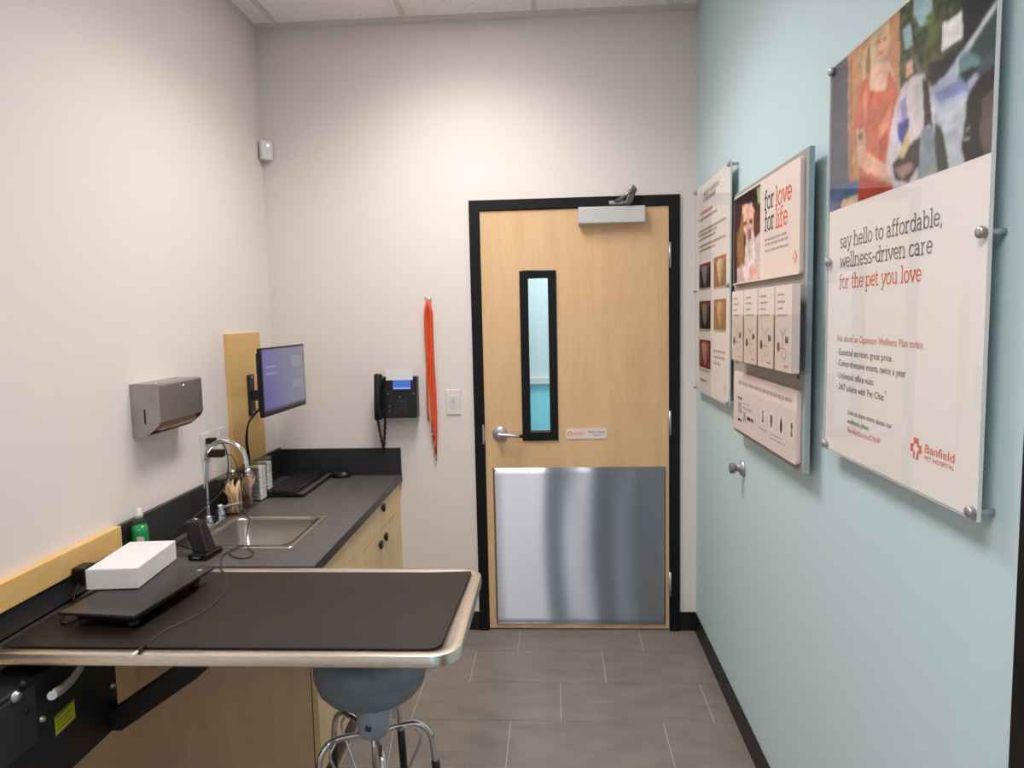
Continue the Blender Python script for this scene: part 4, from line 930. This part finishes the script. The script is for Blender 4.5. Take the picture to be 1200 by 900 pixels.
# big poster
PY0, PY1, PZ0, PZ1 = 1.163, 1.820, 1.284, 2.200
t, xs = poster('largest wall poster with a photo of a woman holding a pet backpack, nearest the viewer', PY0, PY1, PZ0, PZ1)
xp = xs-.0003
def c1(u, v):   # positions noted on an enlarged view of the poster's picture
    p = at(950+u/3.75, v/3.75, 0, xp); return (p.y, p.z)
O_ = (206, 112, 86); SK_ = (222, 172, 146)
polys = [
 ([(60, 200), (166, 150), (165, 900), (60, 900)], (92, 92, 102)),
 ([(163, 150), (392, -60), (395, 420), (300, 830), (165, 830)], (200, 148, 110)),
 ([(165, 150), (185, 150), (185, 830), (165, 830)], (178, 128, 96)),
 ([(60, 820), (215, 790), (215, 960), (60, 960)], (88, 104, 140)),
 ([(140, 880), (215, 845), (215, 960), (120, 960)], (214, 190, 160)),
 ([(392, -300), (860, -300), (860, 400), (392, 400)], (54, 62, 48)),
 ([(392, -300), (860, -300), (860, 400), (392, 400)], (104, 104, 70, .35)),
 ([(450, -200), (540, -200), (535, 100), (480, 120), (450, 60)], (150, 178, 188)),
 ([(405, 130), (440, 100), (450, 200), (415, 220)], (150, 176, 186)),
 ([(500, 60), (545, 20), (560, 190), (520, 210)], (98, 116, 60, .5)),
 ([(515, 290), (690, 190), (700, 330), (540, 400)], (48, 46, 50)),
 ([(668, -300), (860, -300), (860, 40), (760, 100), (690, 200), (668, 210)], (46, 46, 52)),
 ([(578, 105), (668, 45), (668, 160), (576, 228)], (248, 245, 242)),
 ([(530, 385), (600, 320), (650, 240), (690, 190), (820, -10), (820, 330), (700, 430), (690, 740), (600, 770), (560, 620)], (178, 186, 208)),
 ([(545, 410), (700, 320), (690, 400), (560, 450)], (134, 146, 190)),
 ([(560, 470), (690, 430), (672, 640), (690, 740), (610, 760), (575, 600)], (196, 202, 212)),
 ([(700, 205), (820, 30), (820, 215), (700, 300)], (62, 84, 82)),
 ([(700, 290), (830, 200), (830, 290), (740, 330)], (78, 92, 100)),
 ([(672, 215), (815, 5), (820, 26), (690, 232)], (206, 208, 210)),
 ([(640, 262), (700, 225), (748, 250), (735, 300), (665, 365), (640, 330)], (110, 150, 156)),
 ([(655, 330), (735, 285), (738, 300), (680, 365)], (40, 44, 52)),
 ([(640, 262), (652, 250), (652, 335), (640, 330)], (202, 208, 212)),
 ([(690, 420), (745, 330), (830, 270), (830, 760), (690, 760), (664, 660)], (50, 46, 50)),
 ([(755, 430), (830, 360), (830, 690), (765, 690), (740, 600)], (104, 90, 88)),
 ([(675, 575), (700, 555), (702, 565), (678, 585)], (220, 220, 220)), ([(675, 615), (700, 600), (702, 610), (678, 622)], (220, 220, 220)),
 ([(540, 540), (575, 560), (612, 770), (560, 800)], (62, 62, 50)),
 ([(238, 205), (300, 110), (345, 90), (345, 230), (310, 330), (230, 350), (222, 280)], (202, 176, 138)),
 ([(250, 210), (285, 160), (262, 330), (240, 330)], (160, 122, 84)),
 ([(262, 190), (290, 150), (276, 300), (262, 318)], (228, 206, 168)), ([(224, 290), (240, 230), (246, 350), (228, 352)], (214, 192, 152)), ([(318, 96), (346, 90), (348, 200), (336, 150)], (216, 190, 148)),
 ([(285, 190), (335, 120), (338, 220), (318, 262), (290, 250)], (226, 176, 148)),
 ([(268, 280), (345, 262), (372, 350), (360, 400), (255, 400)], (228, 186, 164)),
 ([(290, 232), (322, 222), (318, 236), (294, 244)], (188, 110, 100)), ([(292, 186), (306, 180), (306, 188), (293, 194)], (120, 84, 66)), ([(318, 172), (332, 166), (332, 174), (319, 180)], (120, 84, 66)),
 ([(216, 372), (252, 330), (262, 400), (330, 400), (345, 300), (385, 400), (365, 540), (340, 690), (360, 870), (300, 960), (205, 960), (214, 760), (186, 560)], O_),
 ([(240, 560), (300, 520), (330, 640), (260, 700)], (216, 118, 86)), ([(300, 560), (360, 440), (345, 560), (300, 620)], (226, 146, 116)),
 ([(230, 420), (244, 400), (250, 520), (236, 560)], (224, 140, 112)), ([(262, 400), (280, 396), (262, 470), (250, 470)], (184, 90, 68)), ([(300, 620), (340, 560), (330, 660), (302, 740)], (190, 88, 66)), ([(240, 700), (262, 640), (270, 760), (246, 770)], (226, 132, 102)),
 ([(214, 770), (360, 820), (362, 880), (300, 960), (205, 960)], (176, 72, 54)),
 ([(198, 572), (236, 562), (248, 668), (330, 725), (372, 762), (352, 806), (240, 756), (208, 730)], SK_),
 ([(205, 590), (228, 585), (232, 612), (210, 618)], (150, 110, 96)),
 ([(412, 300), (440, 248), (470, 260), (500, 330), (470, 330), (452, 280), (430, 330)], (120, 110, 116)),
 ([(420, 280), (446, 258), (452, 320), (418, 340)], (224, 178, 152)),
 ([(352, 560), (372, 460), (404, 378), (450, 330), (498, 326), (528, 380), (545, 470), (545, 700), (480, 820), (372, 860), (330, 720)], (216, 204, 208)),
 ([(352, 600), (380, 470), (430, 360), (410, 560), (370, 700)], (206, 194, 208)),
 ([(385, 545), (430, 520), (432, 600), (402, 640), (384, 600)], (72, 76, 150)),
 ([(395, 450), (420, 420), (424, 520), (400, 540)], (150, 150, 196)),
 ([(492, 340), (516, 360), (534, 548), (500, 552)], (58, 50, 54)),
 ([(492, 556), (540, 552), (556, 740), (470, 812), (468, 700)], (134, 146, 160)),
 ([(432, 640), (480, 600), (476, 720), (430, 800), (372, 790), (360, 720)], (64, 48, 48)),
 ([(365, 740), (450, 712), (455, 740), (400, 790)], (176, 132, 122)),
 ([(380, 690), (430, 560), (436, 640), (410, 700)], (214, 190, 150)),
 ([(370, 850), (470, 810), (550, 740), (540, 830), (400, 900)], (206, 206, 204)),
 ([(470, 790), (555, 700), (562, 770), (500, 820)], (150, 150, 140, .5)),
]
zpic = 1.861
b, cols = paint(polys, (150, 140, 130), PY0+.003, PY1-.003, zpic, PZ1-.003, 150, 84, xp, c1, noise=.05)
grid_print('printed_photo', b, cols, M['print'], t)
xt = xs-.0003
def line(body, u0, v0, u1, v1, m, parent, xh=None, slab=False, size=None, nm='lettering', sw=.15):
    a_ = at(u0, v0, 0, xt); e_ = at(u1, v1, 0, xt); z_ = (a_.z+e_.z)/2
    if slab: b = slab_mb(body, (xt, a_.y, z_), XD, ZD, a_.y-e_.y, xh, sw)
    else: b = text_mb(body, (xt, a_.y, z_), XD, ZD, size=size, width=a_.y-e_.y)
    return link(nm, b, m, parent)
line('say hello to affordable,', 984.4, 291, 1105, 262.5, M['ink'], t, .021, True)
line('wellness-driven care', 984.2, 314.6, 1093, 295, M['ink'], t, .021, True)
line('for the pet you love', 983.5, 338.7, 1080, 328, M['red'], t, .021, True)
line('Ask about an Optimum Wellness Plan today.', 981, 400.5, 1083, 408, M['redl'], t, size=.023)
for s_, q_ in (('- Essential services, great price', (980.5, 416, 1044.8, 423)), ('- Comprehensive exams, twice a year', (980, 429.6, 1061.5, 440)), ('- Unlimited office visits', (980, 443.5, 1023.7, 450.4)), ('- 24/7 advice with Pet Chat', (980, 457, 1036, 467.7))):
    line(s_, *q_, M['ink'], t, size=.0215)
line('TM', 1036.5, 461, 1039, 462, M['ink'], t, size=.008)
line('Scan to learn more about our', 993.3, 486.5, 1045.4, 501, M['ink'], t, size=.0165)
line('wellness plans', 993, 496.6, 1018, 503.5, M['ink'], t, size=.0165)
line('Banfield.com/OWP', 993, 508, 1031.5, 519, M['redl'], t, size=.0185)
lc_ = at(1073.5, 525.5, 0, xt)
link('logo', logo(MB(), lc_, XD, ZD, .040), None, t)
line('Banfield', 1083.2, 531, 1118.5, 542, M['red'], t, size=.0235)
line('PET HOSPITAL', 1083.2, 539.5, 1118.5, 551.5, M['red'], t, size=.0115)

# far poster of dental pictures
QY0, QY1, QZ0, QZ1 = 2.800, 3.468, 1.262, 2.192
t, xs = poster('far wall poster with five small tooth pictures, beside the end wall', QY0, QY1, QZ0, QZ1)
xt = xs-.0003
def c7(u, v): p = at(810+u/3.214, 190+v/3.214, 0, xt); return (p.y, p.z)
for (u0, v0, u1, v1), (bg, th, gum) in zip(((30, 380, 73, 478), (85, 352, 132, 470), (30, 522, 73, 628), (85, 515, 132, 632), (30, 668, 73, 775)),
      (((48, 40, 46), (150, 140, 140), (150, 60, 62)), ((140, 96, 60), (222, 196, 150), (190, 110, 90)), ((44, 36, 40), (150, 132, 100), (130, 48, 50)), ((150, 102, 62), (212, 168, 112), (170, 110, 80)), ((120, 60, 56), (206, 150, 136), (140, 56, 56)))):
    (ya_, za_) = c7(u0, (v0+v1)/2); (yb_, _) = c7(u1, (v0+v1)/2); zt_ = (c7(u0, v0+6)[1]+c7(u1, v0-4)[1])/2; zb_ = (c7(u0, v1)[1]+c7(u1, v1)[1])/2
    hh = zt_-zb_; ww = ya_-yb_
    def cv(u, v): return (ya_-ww*u, zb_+hh*v)
    b, cols = paint([([(0, .82), (1, .82), (1, 1), (0, 1)], gum), ([(.2, .86), (.42, .92), (.8, .86), (.72, .4), (.5, .06), (.34, .4)], th), ([(.62, .84), (.8, .86), (.7, .4), (.5, .08)], tuple(int(x*.82) for x in th))],
                    bg, yb_, ya_, zb_, zt_, 24, 34, xt, cv, noise=.05)
    grid_print('tooth_picture', b, cols, M['print'], t)
def words(u0, v0, u1, v1, h, m, parent, conv, seed=1, th=.6, x=None):
    """rows of print too small to read: short bars of word length"""
    rnd = random.Random(seed); (ya_, za_), (yb_, zb_) = conv(u0, v0), conv(u1, v1); z_ = (za_+zb_)/2; x = x or xt
    b = MB(); y_ = ya_
    while y_ > yb_+.006:
        w_ = min(rnd.uniform(.012, .045), y_-yb_); b.add([(x-.0004, y_, z_), (x-.0004, y_-w_, z_), (x-.0004, y_-w_, z_+h*th), (x-.0004, y_, z_+h*th)], [(0, 1, 2, 3)]); y_ -= w_+.007
    return link('printed_line', b, m, parent)
words(48, 128, 104, 88, .020, M['inkl'], t, c7, 2, 1)
words(48, 152, 92, 120, .020, M['inkl'], t, c7, 4, 1)
words(34, 200, 80, 180, .014, M['redl'], t, c7, 3, 1)
for k, (v0, v1) in enumerate(((222, 200), (262, 236), (284, 262), (300, 280), (322, 296), (344, 325))):
    words(28, v0, (100, 130, 96, 92, 128, 88)[k], v1-8, .011, M['inkl'], t, c7, 10+k, 1)
for k, (u0, v0, u1, v1) in enumerate(((85, 716, 128, 722), (85, 738, 128, 746), (85, 760, 108, 766), (30, 480, 70, 484), (86, 476, 130, 478), (30, 634, 70, 640), (86, 638, 130, 642), (30, 784, 70, 792), (34, 822, 60, 830))):
    words(u0, v0, u1, v1, .010, M['inkl'], t, c7, 30+k, 1)
(y_, z_) = c7(127, 852); link('logo', logo(MB(), (xt, y_, z_), XD, ZD, .03, mats=(M['redl'], M['printw'])), None, t)

# brochure board
BY0, BY1, BZ0, BZ1 = 1.948, 2.700, 1.188, 2.046
xb0 = W-.040
t = thing('display_board', 'grey display board on the teal wall holding two signs and a brochure rack', 'display board', (W, (BY0+BY1)/2, BZ0))
link('back_board', MB().use(M['grey']).box(xb0, xb0+.014, BY0, BY1, BZ0, BZ1).use(M['greye']).box(xb0-.0005, xb0+.0145, BY0-.012, BY0, BZ0, BZ1), None, t, bevel=.0012)
link('wall_cleat', MB().box(xb0+.0142, W-.0002, BY0+.1, BY1-.1, BZ1-.16, BZ1-.1).box(xb0+.0142, W-.0002, BY0+.1, BY1-.1, BZ0+.1, BZ0+.16), M['satin'], t)
for z_ in (1.445,):
    for y_ in (BY0+.045, BY1-.05): link('screw', MB().lathe((xb0-.0001, y_, z_), [(.006, 0), (.005, -.003), (0, -.0035)], 'x', 12), M['ink'], t)
def panel_sign(y0_, y1_, z0_, z1_, nm):
    xx = xb0-.012
    o = link(nm, MB().prism(rrect(y0_, y1_, z0_, z1_, .012), xx, xb0-.0002, 'x'), M['sign'], t, bevel=.001)
    return o, xx
S1, xx = panel_sign(1.965, 2.668, 1.722, 2.028, 'upper_sign')
xt = xx-.0002
def c4(u, v): p = at(810+u/5.63, 180+v/5.63, 0, xt); return (p.y, p.z)
polys = [([(280, 200), (470, 200), (470, 900), (280, 900)], (66, 48, 44)),
 ([(290, 250), (430, 240), (440, 320), (300, 330)], (44, 34, 32)), ([(430, 225), (470, 210), (470, 330), (440, 330)], (150, 160, 110)),
 ([(300, 520), (345, 440), (350, 870), (300, 870)], (118, 82, 60)), ([(335, 340), (400, 325), (420, 380), (420, 500), (395, 590), (372, 600), (345, 500), (336, 400)], (222, 176, 156)),
 ([(330, 420), (345, 400), (352, 720), (320, 760), (305, 600)], (150, 108, 76)), ([(412, 400), (440, 360), (452, 560), (440, 640), (412, 560)], (92, 60, 48)),
 ([(345, 452), (368, 445), (368, 470), (348, 476)], (110, 60, 50)), ([(382, 432), (404, 430), (404, 456), (384, 462)], (110, 60, 50)),
 ([(360, 560), (410, 500), (425, 620), (440, 870), (340, 870), (352, 700)], (222, 204, 196)), ([(370, 500), (392, 490), (395, 560), (376, 580)], (160, 110, 104)),
 ([(420, 560), (455, 520), (455, 870), (430, 870)], (206, 188, 180)), ([(305, 760), (345, 720), (350, 880), (302, 880)], (206, 186, 180)), ([(385, 750), (430, 730), (432, 850), (380, 860)], (224, 178, 160))]
ysplit = at(890.8, 260, 0, xt).y
b, cols = paint(polys, (120, 90, 78), ysplit, 2.664, 1.727, 2.022, 46, 60, xt, c4, noise=.05)
b.v = [(v[0], v[1], v[2]) for v in b.v]
grid_print('printed_photo', b, cols, M['print'], S1)
def sl(body, u0, v0, u1, v1, xh, m):
    (a_, za_), (e_, ze_) = c4(u0, v0), c4(u1, v1)
    link('lettering', slab_mb(body, (xt, a_, (za_+ze_)/2), XD, ZD, a_-e_, xh, .17), m, S1)
sl('for', 484, 372, 548, 345, .036, M['inkd']); sl('love', 556, 338, 664, 300, .036, M['red'])
sl('for', 484, 510, 548, 488, .036, M['inkd']); sl('life', 556, 484, 636, 465, .036, M['red'])
for k, (v0, v1, ue) in enumerate(((582, 530, 628), (612, 562, 640), (655, 604, 650))): words(484, v0, ue, v1, .007, M['inkl'], S1, c4, 50+k, 1, xt)
(y_, z_) = c4(685, 680); link('logo', logo(MB(), (xt, y_, z_), XD, ZD, .034, mats=(M['redl'], M['sign'])), None, S1)
S2, xx = panel_sign(1.965, 2.648, 1.206, 1.412, 'lower_sign')
xt = xx-.0002
def c6(u, v): p = at(810+u/6.0, 420+v/6.0, 0, xt); return (p.y, p.z)
bnd = [c6(322, 232), c6(764, 352)]; zz = (bnd[0][1]+bnd[1][1])/2
link('tinted_band', MB().add([(xt-.0002, 2.645, 1.21), (xt-.0002, 1.968, 1.21), (xt-.0002, 1.968, zz), (xt-.0002, 2.645, zz)], [(0, 1, 2, 3)]), mat('tinted band', (216, 202, 198), .4), S2)
words(335, 185, 705, 300, .0115, M['inkl'], S2, c6, 70, 1, xt)
for k, (u0, v0, u1, v1, h_, m_) in enumerate(((330, 285, 358, 292, .010, 'ink'), (332, 345, 356, 350, .02, 'inkl'), (332, 380, 356, 385, .016, 'inkl'), (330, 438, 355, 444, .010, 'inkd'), (368, 420, 384, 424, .022, 'inkl'), (366, 446, 384, 450, .014, 'inkl'), (394, 436, 438, 452, .012, 'inkd'), (366, 322, 410, 332, .004, 'inkl'), (366, 350, 430, 366, .004, 'inkl'), (366, 362, 430, 378, .004, 'inkl'), (480, 500, 540, 514, .004, 'inkl'), (560, 545, 640, 565, .004, 'inkl'), (560, 580, 660, 600, .004, 'inkl'))):
    words(u0, v0, u1, v1, h_, M[m_], S2, c6, 80+k, 1, xt-.0004)
for k, (u, v) in enumerate(((505, 405), (565, 440), (633, 470), (708, 505))):
    y_, z_ = c6(u, v); r_ = .030; nn_ = 20
    link('icon_disc', MB().add([(xt-.0005, y_+r_*math.cos(2*PI*i/nn_), z_+r_*math.sin(2*PI*i/nn_)) for i in range(nn_)], [tuple(range(nn_))]), M['sign'], S2)
    if k == 0: P__ = [(-.006, .018), (.006, .018), (.004, -.002), (.01, -.02), (-.01, -.02), (-.004, -.002)]
    elif k == 1: P__ = [(-.012, .018), (.012, .018), (.012, -.004), (.004, -.02), (-.006, -.02), (-.012, -.004)]
    elif k == 2: P__ = [(0, .026), (.012, .004), (.010, -.016), (-.003, -.026), (-.010, -.01), (-.009, .006)]
    else: P__ = [(-.006, .02), (.006, .02), (.010, .01), (.004, .0), (.010, -.018), (-.010, -.018), (-.004, .0), (-.010, .01)]
    link('icon', MB().add([(xt-.0009, y_-p_[0], z_+p_[1]) for p_ in P__], [tuple(range(len(P__)))]), M['inkd'] if k == 2 else M['ink'], S2)
# rack: clear pockets
RY0, RY1, RZ0, RZ1 = 1.935, 2.598, 1.462, 1.616
xr = .606                                        # front of the pockets
edges = [1.935]
for u in (911.5-5.5, 886.5, 869.5, 855.2): pass
eu = [925.5, 905.0, 885.3, 869.2, 855.2]
ey = [at(u, 380, 0, xr).y for u in eu]
link('rack_back', MB().box(xb0-.006, xb0-.0003, ey[0]-.006, ey[4]+.002, RZ0, 1.70), M['pocket'], t)
for k in range(4):
    ya_, yb_ = ey[k]+.0015, ey[k+1]-.0015
    b = MB().box(xr, xr+.002, ya_, yb_, RZ0, RZ1).box(xr+.002, xb0-.0062, ya_, ya_+.0016, RZ0, RZ1).box(xr+.002, xb0-.0062, yb_-.0016, yb_, RZ0, RZ1).box(xr, xb0-.0062, ya_, yb_, RZ0-.002, RZ0)
    link('brochure_pocket', b, M['pocket'], t)
NM = ['first from the right, nearest the viewer', 'second from the right', 'third from the right', 'last on the left, beside the far poster']
for k in range(4):
    ya_, yb_ = ey[k]+.005, ey[k+1]-.005
    x0_, z0_, z1_ = xr+.006, RZ0+.0006, 1.694
    t2 = thing('brochure', 'stack of white stethoscope brochures in the rack, '+NM[k], 'brochure', (x0_, (ya_+yb_)/2, z0_), 'brochures in the clear rack')
    link('leaflets', MB().box(x0_, x0_+.022, ya_, yb_, z0_, z1_), M['sign'], t2, bevel=.0008)
    w_ = yb_-ya_; h_ = z1_-z0_
    def pp(u, v): return Vector((x0_-.0006, yb_-w_*u, z0_+h_*v))
    b = MB()
    for i, (v_, u1_) in enumerate(((.88, .55), (.80, .6), (.72, .5), (.64, .72))): b.add([pp(.14, v_), pp(u1_, v_), pp(u1_, v_+.025), pp(.14, v_+.025)], [(0, 1, 2, 3)])
    link('printed_line', b, M['inkl'], t2)
    b = MB()
    def stroke(P2, hw):
        for a_, e_ in zip(P2, P2[1:]):
            A_, E_ = pp(*a_), pp(*e_); dd = (E_-A_).normalized(); q_ = Vector((1, 0, 0)).cross(dd)*hw
            b.add([A_-q_, E_-q_, E_+q_, A_+q_], [(0, 1, 2, 3)])
    stroke([(.3, .50), (.5, .42), (.7, .50)], .0011); stroke([(.5, .42), (.5, .27), (.36, .27)], .0009)
    stroke([(.5, .27), (.68, .26), (.74, .2), (.6, .14), (.44, .18), (.5, .24)], .0008)
    link('stethoscope_drawing', b, M['ink'], t2)
    b = MB().add([pp(.66, .33), pp(.84, .34), pp(.84, .42), pp(.78, .39), pp(.72, .42), pp(.66, .40)], [(0, 1, 2, 3, 4, 5)])
    link('printed_mark', b, M['inkd'], t2)
    b = MB().add([pp(.24+.09*math.cos(i*PI/6), .28+.06*math.sin(i*PI/6)) for i in range(12)], [tuple(range(12))])
    link('printed_mark', b, mat('dark red ink', (150, 60, 60), .6) if k == 0 else M['inkd'], t2)
    link('printed_logo', MB().add([pp(.6, .05), pp(.84, .05), pp(.84, .08), pp(.6, .08)], [(0, 1, 2, 3)]), M['redl'], t2)

# ================================================================== light, world, camera
# the lenses throw most of their light downwards: an area lamp directly under each one
for (xa, xb, ya, yb), pw_ in zip(TROF, (18, 22)):
    li = bpy.data.lights.new('troffer light', 'AREA'); li.shape = 'RECTANGLE'; li.size = xb-xa-.1; li.size_y = yb-ya-.1
    li.energy = pw_; li.color = (1, .955, .93); li.spread = math.radians(135)
    lo = bpy.data.objects.new('troffer_light', li); C.objects.link(lo); lo.location = ((xa+xb)/2, (ya+yb)/2, H+.025)
w = bpy.data.worlds.new('sky'); bpy.context.scene.world = w; w.use_nodes = True
w.node_tree.nodes['Background'].inputs[0].default_value = (.62, .76, 1, 1); w.node_tree.nodes['Background'].inputs[1].default_value = 1.6

cam = bpy.data.cameras.new('camera'); co = bpy.data.objects.new('camera', cam); C.objects.link(co)
cam.sensor_width = 36; cam.sensor_fit = 'HORIZONTAL'; cam.lens = F_PX/1200*36; cam.clip_start = .02; cam.clip_end = 60
R_ = Matrix((CA, CB, -CC)).transposed().to_4x4(); R_.translation = (0, 0, EYE); co.matrix_world = R_
sc_ = bpy.context.scene; sc_.camera = co
sc_.view_settings.view_transform = 'Standard'; sc_.view_settings.look = 'None'; sc_.view_settings.gamma = 1; sc_.view_settings.use_curve_mapping = False
sc_.view_settings.exposure = 0.28
